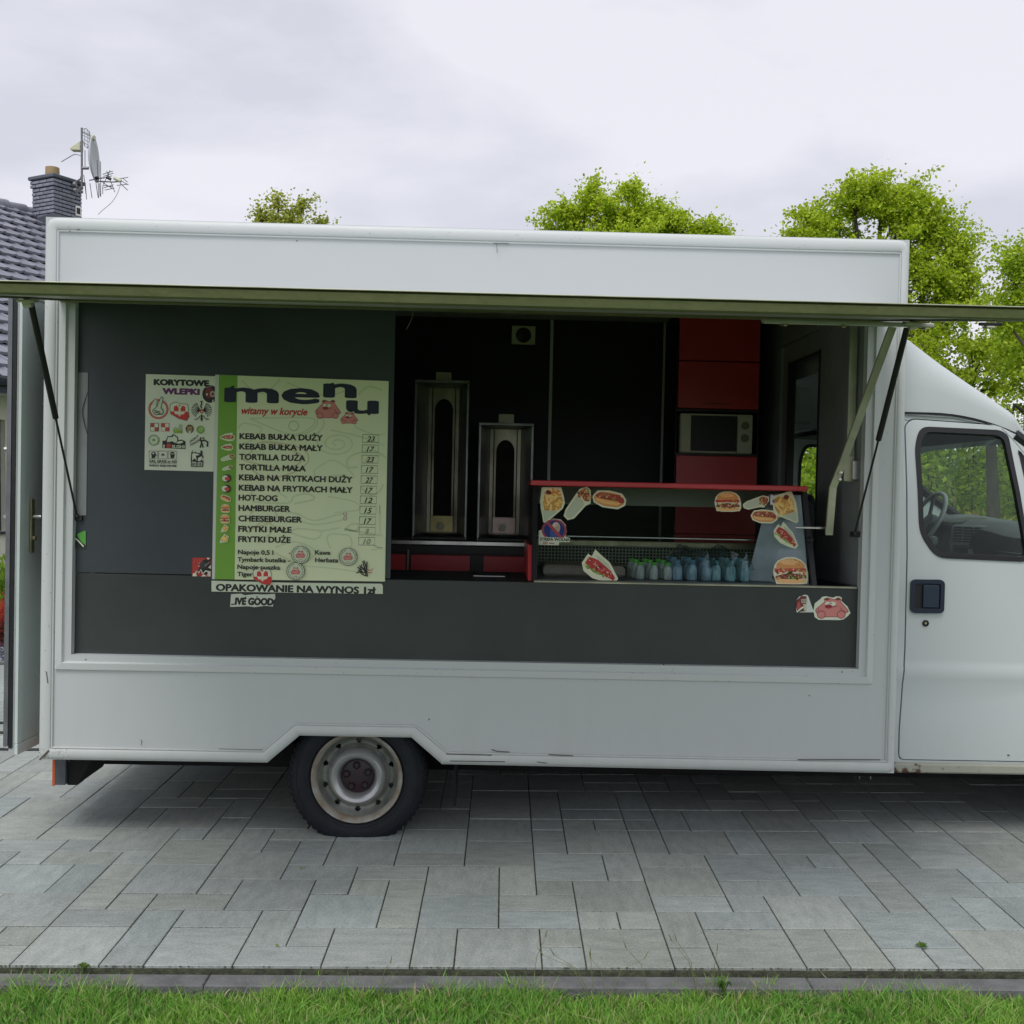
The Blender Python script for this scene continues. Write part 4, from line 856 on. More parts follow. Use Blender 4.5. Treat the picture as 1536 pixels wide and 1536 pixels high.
box('lid', M_white, wb, 0, .12, .0, .03, 0, .24, .01); box('case_body', M_white, wb, 0, .12, .031, .09, 0, .20, .01)
# swivel chair back / black headrest seen behind the counter end
st = thing('kitchen_stool', 'black padded stool back behind the right end of the counter', 'stool', (3.60, .86, .10))
MB().lathe([(0, 0), (.13, .0), (.15, .12), (.15, .42), (.13, .56), (.06, .62), (0, .63)], (0, 0, .55), 'z', 28).build('backrest', M_seat, st, smooth=True); MB().tube([(0, 0, 0), (0, 0, .55)], .03, 12).build('post', M_black, st, smooth=True); MB().lathe([(0, 0), (.2, 0), (.2, .03), (0, .04)], (0, 0, 0.002), 'z', 24).build('foot', M_black, st, smooth=True)

# glass display case on the counter
K = math.hypot(1, .2 / .475)
dc = thing('display_case', 'refrigerated glass display case with a red top board', 'display case')
box('top_board', M_red, dc, 2.195, 3.519, .25, .78, 1.281, 1.306, .004)
box('header', mat('header_grey', (.38, .40, .34), .5), dc, 2.245, 3.50, .66, .70, 1.19, 1.279, 0)
MB().hexa([(2.205, .105, .8375), (2.228, .105, .8375), (2.228, .76, .8375), (2.205, .76, .8375), (2.205, .295, 1.28), (2.228, .295, 1.28), (2.228, .76, 1.28), (2.205, .76, 1.28)]).build('side_frame', M_black, dc)
MB().hexa([(3.508, .105, .8375), (3.530, .105, .8375), (3.530, .76, .8375), (3.508, .76, .8375), (3.508, .295, 1.28), (3.530, .295, 1.28), (3.530, .76, 1.28), (3.508, .76, 1.28)]).build('side_frame', M_black, dc)
MB().hexa([(2.185, .14, .8375), (2.203, .14, .8375), (2.203, .7, .8375), (2.185, .7, .8375), (2.185, .2, 1.0), (2.203, .2, 1.0), (2.203, .7, 1.0), (2.185, .7, 1.0)]).build('side_cheek', M_red, dc)
MB().hexa([(3.504, .15, .8455), (3.506, .153, .8455), (3.256, .318, .8455), (3.254, .315, .8455), (3.504, .315, 1.262), (3.506, .318, 1.262), (3.376, .408, 1.262), (3.374, .405, 1.262)]).build('angled_board', M_skin, dc)  # added board, turned forward to catch light and stand for a pale reflection
box('back_frame', M_black, dc, 2.229, 3.507, .742, .755, .838, .90, 0); box('rear_rail', M_brass, dc, 2.229, 3.42, .70, .72, .975, 1.005, .003); box('glass_shelf_edge', M_steel, dc, 2.229, 3.45, .45, .455, 1.032, 1.036, 0)
box('glass_shelf', M_cglass, dc, 2.229, 3.44, .456, .69, 1.030, 1.034, 0)
box('floor_pan', mat('case_floor', (.10, .12, .13), .4), dc, 2.229, 3.503, .115, .741, .8378, .845, 0)
# grille of the evaporator: a real lattice
gb = MB()
for i in range(68): x = 2.235 + i * .0176; gb.box(x, x + .0045, .690, .694, .87, .974)
for j in range(7): z = .874 + j * .0165; gb.box(2.235, 3.42, .6865, .6898, z, z + .0045)
tag(gb.build('evaporator_grille', mat('grille_green', (.30, .36, .24), .5), dc, recalc=False), kind='stuff')
box('evaporator', M_black, dc, 2.23, 3.42, .725, .74, .905, .974, 0)
def sl(s_): return (.12 + .2 * s_ / .5154, .80 + s_ * .475 / .5154)   # along the slanted pane
z0y, z0z = sl(.042); z1y, z1z = sl(.515)
MB().hexa([(2.229, z0y, z0z), (3.507, z0y, z0z), (3.507, z0y + .004, z0z), (2.229, z0y + .004, z0z), (2.229, z1y, z1z), (3.507, z1y, z1z), (3.507, z1y + .004, z1z), (2.229, z1y + .004, z1z)]).build('front_glass', M_cglass, dc)
MB().tube([(3.517, .21, 1.055), (3.517, .17, 1.05)], .012, 10).build('hinge_knob', M_black, dc, smooth=True)
tr_ = box('steel_tray', mat('wooden_tray', (.38, .31, .26), .5, 0, .25, 12), None, 2.265, 2.66, .30, .60, .846, .90, .012, T_TRUCK); tag(tr_, 'shallow brownish tray inside the left end of the display case', 'tray')
# bottles
def lathe_me(prof, n=14): mb = MB().lathe(prof, (0, 0, 0), 'z', n); me = mesh(mb.v, mb.f); me.shade_smooth(); return me
M_gcap = mat('green_cap', (.14, .60, .08), .35); M_bcap = mat('blue_cap', (.28, .55, .72), .35); M_tcap = mat('teal_cap', (.28, .62, .64), .35)
M_pet = mat('clear_bottle', (.66, .72, .68), .08, 0, .35, 60, .9, 70, (1, 1, .3), trans=.25); M_petb = mat('blue_bottle', (.42, .60, .78), .08, 0, .4, 60, .9, 70, (1, 1, .3), trans=.2); M_pett = mat('teal_bottle', (.38, .66, .72), .08, 0, .4, 60, .9, 70, (1, 1, .3), trans=.2)  # pale streaks in the colour imitate white glints on the plastic
bodym = lathe_me([(0, 0), (.024, 0), (.027, .006), (.027, .058), (.025, .066), (.013, .088), (.0125, .094)]); capm = lathe_me([(.0145, .086), (.0165, .088), (.0165, .102), (.015, .104), (0, .104)])
def bottle(x, y, z, sc, mb_, mc, lab, grp, cat='bottle'):
    o = thing('bottle', lab, cat, (x, y, z), grp); o.matrix_world = o.matrix_world @ Matrix.Diagonal((sc, sc, sc, 1)).to_4x4()
    for nm, me, m in (('bottle_body', bodym, mb_), ('bottle_cap', capm, mc)):
        mm = me.copy(); mm.materials.append(m); link(nm, mm, None, o)
rows = ('front', 'middle', 'back')
for j in range(3):
    for i in range(3):
        bottle(2.722 + i * .066 - j * .012, .235 + j * .064, .846, .78 if j == 0 else .86, M_pet, M_gcap, f'green capped bottle, {("left", "middle", "right")[i]} of the {rows[j]} row behind the glass', 'green capped bottles in the display case')
for g, (x0, mbm, mc, cn) in enumerate(((2.90, M_petb, M_bcap, 'blue'), (3.085, M_pett, M_tcap, 'teal'))):
    for j in range(3):
        for i in range(3):
            bottle(x0 + i * .070 + g * .0 - j * .006, .24 + j * .070, .846, .92 if j == 0 else 1.0, mbm, mc, f'{cn} capped water bottle, {("left", "middle", "right")[i]} of the {rows[j]} row of its pack', f'{cn} capped bottles in shrink wrap')
    fb = MB(); r_ = random.Random(g); V = []
    for a in range(7):
        for b2 in range(7):
            e = (a in (0, 6)) or (b2 in (0, 6)); V.append((x0 - .045 + a * .038, .20 + b2 * .038, .97 + r_.uniform(-.01, .02) - (.06 if e else 0) + (.03 if (a, b2) in ((2, 4), (3, 4), (3, 5)) else 0)))
    F = [(a * 7 + b2, (a + 1) * 7 + b2, (a + 1) * 7 + b2 + 1, a * 7 + b2 + 1) for a in range(6) for b2 in range(6)]
    o = fb.add(V, F).build('shrink_wrap', M_film, None, T_TRUCK, recalc=False); tag(o, f'crumpled clear film over the {cn} capped bottles', 'film')
def leafy(c, r0, n, col, seed):
    r = random.Random(seed); V = []; F = []; C = []
    for k in range(n):
        p = Vector(c) + Vector((r.gauss(0, r0), r.gauss(0, r0 * .7), abs(r.gauss(0, r0 * .8)))); d = Vector((r.uniform(-1, 1), r.uniform(-1, 1), r.uniform(-.2, 1))).normalized() * .014; e = d.cross(Vector((r.uniform(-1, 1), 1, .3))).normalized() * .008; o = len(V); V += [p - d, p + e, p + d, p - e]; F.append((o, o + 1, o + 2, o + 3)); q = r.uniform(.6, 1.4); C.append([x * q for x in col])
    return np_mesh('lettuce', np.array([tuple(v) for v in V]), np.array(F), np.array(C), M_leaf)
o = leafy((3.40, .19, .855), .022, 150, (.06, .26, .04), 4); o.matrix_world = T_TRUCK; tag(o, 'green lettuce leaves beside the big burger sticker', 'lettuce')

# ================================================================== PRINTED THINGS
NAVY = (.006, .009, .022); INK = (.010, .011, .010); PAPER = (.30, .335, .22); PAPER2 = (.33, .365, .275); WHT = (.40, .42, .34); LINE = (.275, .315, .19); REDP = (.26, .02, .018); PINK = (.36, .13, .12); PINKD = (.13, .025, .025); GRN = (.10, .215, .025)
BUN = (.42, .19, .06); BUNL = (.52, .31, .13); MEAT = (.10, .03, .018); LET = (.16, .27, .06); TOM = (.34, .04, .03); CHS = (.46, .40, .26); CRM = (.44, .46, .33); FRY = (.50, .30, .07)
class Loc:   # draws in its own small frame: centre, half size, rotation (survey units)
    def __init__(s, p, u, v, sc, rot=0., flip=1, sy=1.): s.p, s.u, s.v, s.sc, s.rot, s.flip, s.sy = p, u, v, sc, rot, flip, sy; s.rr = random.Random(int(u * 7 + v * 3))
    def t(s, x, y): x *= s.flip; y *= s.sy; c, n = math.cos(s.rot), math.sin(s.rot); return (s.u + s.sc * (x * c - y * n), s.v + s.sc * (x * n + y * c))   # y down
    def poly(s, P, col): s.p.poly([s.t(*q) for q in P], col)
    def ell(s, x, y, a, b, col, rot=0., n=16): s.p.ell(*s.t(x, y), a * s.sc, b * s.sc, col, -(s.rot + rot * s.flip), n)
    def line(s, P, wd, col): s.p.line([s.t(*q) for q in P], wd * s.sc, col)
    def blobs(s, n, fn, size, cols):
        for _ in range(n): x, y = fn(s.rr); a = s.rr.uniform(*size); s.ell(x, y, a, a * s.rr.uniform(.4, .9), s.rr.choice(cols), s.rr.uniform(0, 3), 7)
def burger(L, d=1):
    L.poly([(-.95, .0), (-.8, -.1), (-.85, -.45), (-.6, -.78), (-.2, -.92), (.3, -.92), (.65, -.76), (.88, -.45), (.86, -.12), (.98, .08), (.9, .3), (.97, .55), (.88, .8), (.4, .88), (-.4, .87), (-.8, .78), (-.85, .5), (-.92, .25)], CRM)
    L.poly([(-.78, -.22), (-.74, -.5), (-.5, -.75), (-.1, -.85), (.3, -.84), (.62, -.66), (.8, -.42), (.8, -.18)], BUN)
    L.ell(-.05, -.62, .5, .16, BUNL, 0)
    if d: L.blobs(26, lambda r: (r.uniform(-.6, .6), r.uniform(-.78, -.4)), (.02, .04), [BUNL, (.34, .14, .04)])
    L.poly([(-.88, -.2), (.84, -.2), (.9, .0), (.5, .08), (.0, .02), (-.5, .08), (-.86, .04)], TOM)
    L.poly([(-.8, .05), (.8, .03), (.7, .22), (.2, .08), (-.2, .1), (-.6, .24)], CHS)
    L.poly([(-.8, .3), (-.4, .18), (0, .1), (.4, .18), (.85, .25), (.88, .45), (.4, .5), (-.4, .5), (-.85, .46)], MEAT)
    L.ell(.0, .34, .42, .2, MEAT); L.poly([(-.8, .5), (.85, .5), (.82, .72), (.4, .8), (-.4, .8), (-.75, .72)], BUNL)
    if d: L.blobs(70, lambda r: (r.uniform(-.82, .84), r.uniform(-.18, .6)), (.03, .09), [MEAT, TOM, LET, CHS, BUN, (.2, .07, .03), (.3, .10, .05)])
def hotdog(L, d=1):
    L.poly(round_poly([(-1, -.05), (-.75, -.42), (-.1, -.5), (.7, -.42), (1, -.1), (.98, .25), (.6, .5), (-.3, .5), (-.85, .3)], .25), CRM)
    L.poly(round_poly([(-.92, -.05), (-.7, -.34), (-.1, -.42), (.66, -.34), (.92, -.08), (.9, .2), (.55, .42), (-.3, .42), (-.8, .22)], .2), BUN)
    L.poly(round_poly([(-.85, -.1), (-.6, -.34), (.6, -.32), (.9, -.05), (.7, .06), (-.5, .02)], .1), (.20, .05, .03)); L.poly([(-.8, .02), (-.3, .08), (.5, .14), (.8, .12), (.5, .3), (-.3, .3), (-.72, .18)], BUNL)
    if d:
        L.line([(-.7 + .1 * k, -.16 + (.06 if k % 2 else -.06)) for k in range(15)], .05, TOM); L.blobs(40, lambda r: (r.uniform(-.75, .75), r.uniform(-.3, .02)), (.02, .07), [TOM, MEAT, CHS, LET, BUN])
        L.ell(.72, .0, .17, .16, (.22, .04, .03))
def wrap(L, d=1):   # tortilla, filling at the upper right
    L.poly(round_poly([(-1, .28), (-.95, .62), (-.6, .72), (.3, .42), (.6, .45), (.98, -.2), (.92, -.52), (.5, -.62), (.25, -.5), (-.75, .02)], .15), CRM)
    L.poly(round_poly([(-.92, .28), (-.88, .56), (-.6, .64), (.3, .32), (.2, -.38), (-.7, .08)], .12), PAPER2); L.poly(round_poly([(.18, -.32), (.45, -.54), (.88, -.44), (.9, -.18), (.6, .34), (.35, .1)], .1), (.16, .05, .03))
    if d: L.blobs(60, lambda r: ((lambda a, b: (.55 + .28 * a, -.14 + .36 * b))(r.uniform(-1, 1), r.uniform(-1, 1))), (.03, .09), [TOM, MEAT, BUN, CHS, LET, (.24, .08, .03)])
def fries(L, d=1):
    L.poly([(-.6, -1), (.45, -1), (.62, -.5), (.7, -.1), (.6, .2), (-.3, 1), (-.42, .95), (-.62, .2), (-.66, -.2), (-.55, -.5)], CRM)
    L.poly([(-.5, -.1), (-.45, -.6), (.2, -.9), (.45, -.8), (.6, -.2), (.5, .2), (.1, .32), (-.4, .3)], (.36, .19, .045)); r = L.rr
    if d:
        for _ in range(34):
            x, y, a = r.uniform(-.45, .45), r.uniform(-.75, .2), r.uniform(0, 3.14); c_, s_ = math.cos(a) * .24, math.sin(a) * .24; L.line([(x - c_, y - s_), (x, y + r.uniform(-.06, .06)), (x + c_, y + s_)], r.uniform(.08, .12), r.choice([FRY, (.55, .38, .12), (.40, .20, .05), (.58, .42, .18)]))
        L.poly([(-.5, .3), (.35, .33), (.1, .55), (-.33, .93), (-.38, .9)], PAPER2); L.ell(-.22, -.72, .16, .13, MEAT, .4)
def pita(L, d=1):
    L.poly(round_poly([(-.95, -.25), (-.65, -.75), (-.45, -.6), (-.28, -1), (.1, -.62), (.5, -.25), (.72, .2), (.95, .65), (.8, .9), (.3, .82), (-.4, .6), (-.85, .2)], .08), CRM)
    L.poly([(-.8, -.25), (-.6, -.6), (-.3, -.5), (.1, -.3), (.5, .1), (.82, .62), (.7, .74), (.2, .5), (-.4, .25)], (.30, .035, .03)); L.poly([(-.25, -.7), (.1, -.5), (.45, -.15), (.7, .35), (.4, .05), (-.1, -.4)], PAPER2)
    if d:
        L.blobs(60, lambda r: ((lambda t: (-.6 + 1.3 * t, -.35 + .95 * t + r.uniform(-.2, .16)))(r.random())), (.03, .10), [TOM, (.24, .03, .03), CHS, (.34, .10, .08), (.15, .02, .02)]); L.blobs(36, lambda r: ((lambda t: (-.82 + 1.2 * t, -.1 + .72 * t + r.uniform(-.08, .08)))(r.random())), (.03, .08), [LET, (.08, .2, .04), (.3, .36, .12)])
def pig(L, rim=True):
    out_ = [(-.98, .15), (-.72, -.18), (-.42, -.55), (-.5, -.75), (-.3, -.92), (-.05, -.82), (.1, -.72), (.2, -.78), (.38, -.92), (.55, -.8), (.5, -.55), (.72, -.2), (.92, .15), (1.0, .35), (.85, .5), (.72, .55), (.6, .8), (.3, .85), (-.3, .85), (-.6, .88), (-.85, .6), (-.95, .4)]
    if rim: L.poly([(x * 1.07, y * 1.10) for x, y in out_], WHT)
    L.poly(round_poly(out_, .12, 3), PINKD); L.poly(round_poly([(x * .95, y * .94) for x, y in out_], .12, 3), PINK)
    for x in (-.62, .55): L.ell(x, .62, .26, .24, PINKD); L.ell(x, .62, .22, .2, PINK)
    L.ell(-.24, -.35, .16, .12, WHT); L.ell(.05, -.35, .18, .12, WHT); L.ell(-.12, -.36, .03, .04, INK, 0, 8); L.ell(-.04, -.37, .03, .04, INK, 0, 8)
    L.ell(-.2, -.1, .22, .13, (.22, .02, .025)); L.ell(-.28, -.1, .04, .06, INK, 0, 8); L.ell(-.12, -.1, .04, .06, INK, 0, 8); L.line([(.0, -.04), (.2, -.1), (.3, -.13)], .04, PINKD)
    L.ell(-.3, -.74, .14, .07, PINKD); L.ell(.34, -.74, .14, .07, PINKD); L.line([(.5, .0), (.58, .25), (.8, .38)], .04, PINKD); L.line([(-.78, .0), (-.8, .35)], .03, PINKD)
def polmap(L, rim=True):
    sh = [(-.95, -.7), (-.5, -.95), (-.2, -.92), (.0, -.8), (.8, -.75), (.95, -.2), (.9, .0), (1, .5), (.75, .95), (.3, .85), (-.1, .75), (-.5, .5), (-.9, .3), (-.95, .0), (-1, -.3)]
    L.poly([(x * 1.06, y * 1.06) for x, y in sh], (.02, .06, .03)); L.poly(sh, (.42, .42, .34)); L.poly([(-.95, .02), (.9, .02), (1, .5), (.75, .95), (.3, .85), (-.1, .75), (-.5, .5), (-.9, .3)], (.34, .02, .02))
    for s_ in (-1, 1): L.poly([(s_ * .08, -.3), (s_ * .3, -.62), (s_ * .6, -.5), (s_ * .62, -.02), (s_ * .08, -.02)], (.32, .025, .02)); L.poly([(s_ * .08, .04), (s_ * .6, .04), (s_ * .45, .3), (s_ * .2, .32), (s_ * .12, .5)], (.42, .42, .34))
    L.poly([(-.1, -.02), (-.1, -.5), (0, -.68), (.12, -.5), (.1, -.02)], (.42, .42, .34)); L.poly([(-.1, .04), (.1, .04), (.06, .45), (0, .6), (-.06, .45)], (.42, .42, .34)); L.ell(0, -.62, .08, .1, (.32, .025, .02), 0, 8)
def eagle(L):
    for s_ in (-1, 1):
        for k in range(9):
            a = R(-75 + k * 17); x0, y0 = s_ * .15, -.1; L.line([(x0, y0), (s_ * (.25 + .45 * math.cos(a)), -.15 + .45 * math.sin(a)), (s_ * (.3 + .65 * math.cos(a)), -.12 + .72 * math.sin(a))], .05, INK)
            L.line([(s_ * (.3 + .5 * math.cos(a)), -.15 + .55 * math.sin(a)), (s_ * (.32 + .68 * math.cos(a + .1)), -.12 + .70 * math.sin(a + .1))], .07, (.03, .05, .03))
        L.line([(s_ * .1, .4), (s_ * .4, .7), (s_ * .7, .75)], .07, INK); L.line([(s_ * .4, .7), (s_ * .5, .85)], .05, INK)
    L.line([(0, -.95), (0, -.7), (-.08, -.5), (0, -.3)], .12, INK); L.ell(0, -.02, .16, .22, REDP); L.ell(0, .0, .07, .08, WHT); L.line([(0, .3), (0, .9)], .14, INK); L.line([(-.15, .6), (0, .95), (.15, .6)], .05, INK)
    for x in (-.1, 0, .1): L.ell(x, -.98, .05, .05, INK, 0, 6)
def leaf5(L, col):
    for a in (-70, -35, 0, 35, 70, 105, -105): t = R(a); L.poly([(0, .2), (.28 * math.sin(t) + .1 * math.cos(t), .1 - .35 * math.cos(t) + .1 * math.sin(t)), (.8 * math.sin(t), .2 - .8 * math.cos(t)), (.28 * math.sin(t) - .1 * math.cos(t), .1 - .35 * math.cos(t) - .1 * math.sin(t))], col)
    L.line([(0, .1), (0, .7)], .08, col)

YM = .0355   # face of the dark panels
# --- big menu board
mn = empty('menu_board', on(YM - .0125), 'large pale green menu board headed menu with prices and food pictures', 'menu board')
BC = [(324, 563), (581, 572), (575, 871.5), (317.8, 867.5)]
MB().slab([[tuple(PX(*c)) for c in BC]], .0, .010).build('board', mat('board_face', (.80, .89, .60), .45, 0, .10, 3.2, col2=(.88, .92, .62)), mn)
p = Print()
p.poly([(324, 563), (329.6, 563.2), (323.2, 867.6), (317.8, 867.5)], (.34, .36, .32)); p.poly([(329.6, 563.3), (357, 564.2), (351.4, 868), (321.9, 867.5)], GRN)
# faint kitchen doodles
def doodle(pts, wd=1.6, col=LINE):
    Q = []; n = len(pts)
    if n > 20: Q = pts
    else:
        for i in range(n - 1):
            a, b, c, d = [np.array(pts[k]) for k in (max(i - 1, 0), i, i + 1, min(i + 2, n - 1))]
            for t in np.linspace(0, 1, 6)[:-1]: Q.append(tuple(.5 * (2 * b + (c - a) * t + (2 * a - 5 * b + 4 * c - d) * t * t + (3 * b - a - 3 * c + d) * t ** 3)))
        Q.append(pts[-1])
    p.line(Q, wd * 1.35, tuple(.5 * (x + y) for x, y in zip(col, (.38, .43, .28))))
def spiral(u, v, r, n, sq=.7): return [(u + r * t * math.cos(t * n * 6.28), v + sq * r * t * math.sin(t * n * 6.28)) for t in np.linspace(.12, 1, 50)]
doodle(spiral(504, 665, 30, 2.6, .62)); doodle([(375, 628), (470, 628), (440, 652), (375, 628)]); p.ring(440, 639, 8, 1.6, LINE); doodle([(440, 655), (462, 648), (474, 638), (475, 628)]); doodle([(446, 661), (470, 653), (484, 640), (484, 628)])
doodle([(357, 644), (366, 635), (392, 642), (384, 655), (372, 663), (357, 668)]); doodle([(365, 690), (396, 664), (440, 676), (452, 690), (424, 703), (365, 690)], 1.6, (.27, .19, .11)); doodle([(372, 700), (400, 716), (440, 708), (462, 690), (450, 672), (400, 662), (380, 668)], 1.6, (.26, .20, .12))
doodle([(364, 572), (380, 586), (398, 590), (414, 576), (420, 570)]); doodle([(430, 574), (470, 590), (500, 592), (530, 580)], 1.4); doodle([(536, 592), (552, 580), (572, 586)]); doodle([(530, 640), (560, 652), (576, 650)]); doodle([(495, 645), (540, 655), (575, 668)])
doodle([(535, 700), (520, 700), (522, 686), (540, 678), (560, 676), (577, 686)], 2.2); doodle([(470, 705), (500, 690), (530, 715), (500, 712), (474, 720), (470, 705)], 1.4); doodle([(372, 750), (378, 738), (400, 730), (430, 746)], 1.8); doodle([(378, 752), (430, 754), (440, 744), (460, 740), (470, 748), (440, 755)], 2.2)
doodle([(428, 768), (445, 770), (470, 780), (505, 771), (518, 772), (512, 779), (470, 786), (440, 776)], 1.8); p.ring(516, 770, 3, 1.2, (.27, .14, .15)); p.ring(516, 777, 3, 1.2, (.27, .14, .15)); doodle([(445, 792), (480, 796), (470, 808), (436, 798), (445, 792)], 1.8); doodle([(480, 796), (508, 791)], 1.8)
doodle([(515, 795), (524, 786), (536, 786), (532, 796), (516, 793), (572, 803)], 2.2); doodle([(494, 822), (489, 806), (496, 800), (510, 801), (522, 803), (526, 816), (518, 828)]); doodle([(412, 820), (440, 812), (465, 820), (470, 832), (450, 845), (425, 835), (412, 828)], 1.8); doodle([(455, 848), (500, 852), (540, 858)], 1.4); doodle([(375, 770), (395, 758), (415, 772), (400, 785), (380, 790)], 1.5, (.27, .20, .12)); doodle([(540, 730), (552, 741), (566, 738), (573, 726)], 1.8); doodle([(490, 744), (530, 752), (536, 764), (500, 768)], 1.4)
doodle([(370, 800), (392, 783), (410, 790), (398, 806)], 1.5, (.28, .20, .12)); doodle([(568, 757), (568, 800)], 1.4); doodle([(555, 824), (572, 822)], 1.4); doodle([(545, 690), (573, 681)], 1.8)
for sp, a in (('m', (337, 581.5, 418, 603.8)), ('e', (421.5, 582, 479, 606))): p.fit(sp, *a, NAVY, .035)
p.fit('n', 483.6, 575.2, 533.5, 596.6, NAVY, .035); p.fit('u', 517.5, 600.4, 566.4, 620.5, NAVY, .035)
p.poly([(342, 583), (352, 578.5), (352, 584)], NAVY); p.poly([(490, 577), (499.5, 574.2), (499.5, 578)], NAVY); p.poly([(547, 619), (560, 616), (552, 623.5)], NAVY)
p.text('witamy w korycie', 362.5, 460.5, 621, 10.5, (.30, .022, .02), .035, .28)
pig(Loc(p, 491, 614, 19.5, .0, 1, .8)); pig(Loc(p, 522.5, 627, 13.5, .02, 1, .72))
rowv = [658.3, 673.6, 689, 704.4, 719.6, 735, 749.8, 765.2, 780.8, 796.4, 811.6]
its = [('KEBAB BUŁKA DUŻY', 483), ('KEBAB BUŁKA MAŁY', 483), ('TORTILLA DUŻA', 457), ('TORTILLA MAŁA', 457.8), ('KEBAB NA FRYTKACH DUŻY', 526.8), ('KEBAB NA FRYTKACH MAŁY', 527.3), ('HOT-DOG', 415.6), ('HAMBURGER', 434.4), ('CHEESEBURGER', 451.8), ('FRYTKI MAŁE', 436.5), ('FRYTKI DUŻE', 435)]
for i, ((tx, u1), v) in enumerate(zip(its, rowv)):
    u0 = 359.4 - .26 * i; p.text(tx, u0, u1, v, 8.6, INK, .042); cu, cv = 554.6 - .62 * i, v - .6 + .0
    p.line([(cu - 12, cv - 6), (cu + 12, cv - 5.5), (cu + 11.8, cv + 5.9), (cu - 12.2, cv + 5.6), (cu - 12, cv - 6)], .7, (.05, .055, .04)); nb = ['23', '17', '23', '17', '27', '17', '12', '15', '17', '8', '10'][i]
    w_ = 5 if len(nb) == 1 else 12; p.text(nb, cu - w_ / 2, cu + w_ / 2, cv + 4.4, 8, INK if i < 9 else (.17, .18, .12), .02, .3)
fd = [pita, pita, wrap, wrap, pita, pita, hotdog, burger, burger, fries, fries]; sz = [11, 9, 10.5, 8, 6, 6, 8.5, 7, 7.5, 6.5, 7.5]
for i, (fn, v) in enumerate(zip(fd, rowv)):
    cu = 342.6 - i * .6; fl = -1 if fn is pita else 1
    if i in (4, 5): p.ell(cu + .5, v - 2.5, 6.8, 6, INK); p.ell(cu - 1.5, v - 2.5, 4.8, 4.6, WHT); p.ell(cu + 1.5, v - 2, 3.8, 3, TOM); continue
    L_ = Loc(p, cu + (1 if fn is wrap else 0), v - 3.2, sz[i], (.35 if fn is hotdog else (.5 if fn is pita else 0)) + (.6 if fn is fries else 0), fl, .8 if fn in (pita, wrap) else 1); fn(L_)
for tx, a, b, v in (('Napoje 0,5 l', 357, 409.6, 829.8), ('Tymbark butelka -', 356.3, 434.5, 840.8), ('Napoje puszka', 356, 419.6, 851.8), ('Tiger', 355.8, 379, 862.6), ('Kawa', 471.6, 494.4, 830.6), ('Herbata', 471.6, 506, 841.8)): p.text(tx, a, b, v, 6.4, INK, .032)
p.text('-', 432.5, 435, 830.6, 6.4, INK, .01)
for u, v in ((450, 831), (520.8, 834.3), (442.7, 855.6)):
    p.ell(u, v, 13.6, 13.3, INK, 0, 32); p.ell(u, v, 12.8, 12.5, (.33, .37, .27), 0, 32); pig(Loc(p, u, v - .5, 7.6, 0, 1, .8), False); p.line([(u - 3, v + 7.6), (u + 3, v + 7.6)], .8, (.25, .06, .06))
    for k in range(26):
        if k in (19, 20): continue
        a = 6.283 * k / 26; p.line([(u + 9.6 * math.cos(a), v + 9.6 * math.sin(a)), (u + 11.6 * math.cos(a + .05), v + 11.6 * math.sin(a + .05))], .9, INK)
L_ = Loc(p, 545, 852, 13)
for q in ([(-.2, -.9), (.05, .0), (.2, .9)], [(-.05, -.95), (.2, -.2), (.25, .5)], [(.3, -.8), (.25, .2), (.35, .9)], [(-.8, -.2), (-.4, .1), (.1, -.1)], [(-.9, .5), (-.5, .3), (-.1, .5), (.2, .2)], [(-.6, -.35), (-.2, -.1), (.1, .3)], [(-.7, .1), (-.3, .6), (.1, .8)], [(-.3, -.5), (-.5, .1), (-.2, .4)]): L_.line(q, .13, INK)
for q in ([(.3, .1), (.7, .2), (1, .0)], [(.3, .3), (.6, .5), (.9, .4)]): L_.line(q, .07, REDP)
p.line([(559, 817), (566, 820.5), (572, 820.5)], .6, (.05, .05, .04)); p.line([(567.5, 757), (567.8, 770)], .5, (.1, .1, .08))
p.build('menu_print', mn, Matrix.Translation((0, -.0004, 0)))
# --- sticker poster on the left
po = empty('poster', on(YM - .004), 'small pale poster headed KORYTOWE WLEPKI left of the menu board', 'poster')
MB().slab([[tuple(PX(*c)) for c in ((220.8, 562), (323.8, 565), (320, 707), (217.7, 704.4))]], .0, .002).build('sheet', mat('poster_sheet', (.84, .88, .74), .5, 0, .06, 5), po)
p = Print(); p.text('KORYTOWE', 232, 314.5, 577.8, 8.6, INK, .075); p.text('WLEPKI', 244.8, 300.3, 591.2, 8.8, (.085, .015, .085), .075)
p.ell(316, 591.5, 12, 13, (.014, .012, .016), 0, 30); p.ell(314, 590, 6, 8, (.14, .018, .025)); p.ell(319.5, 591.5, 4.2, 4.6, (.26, .24, .2)); p.ell(319.5, 591.5, 2.2, 2.4, (.1, .03, .03)); p.ell(311, 592, 1.2, 1.6, WHT); p.line([(309, 582), (318, 580)], 1.1, (.2, .15, .13)); p.line([(320, 600), (319, 605)], 1.6, WHT)
p.ring(239, 614, 15, 3.2, (.28, .04, .03)); 
for k in range(30): a = k * .209; p.line([(239 + 12.8 * math.cos(a), 614 + 12.8 * math.sin(a)), (239 + 13.9 * math.cos(a + .06), 614 + 13.9 * math.sin(a + .06))], .6, PAPER2)
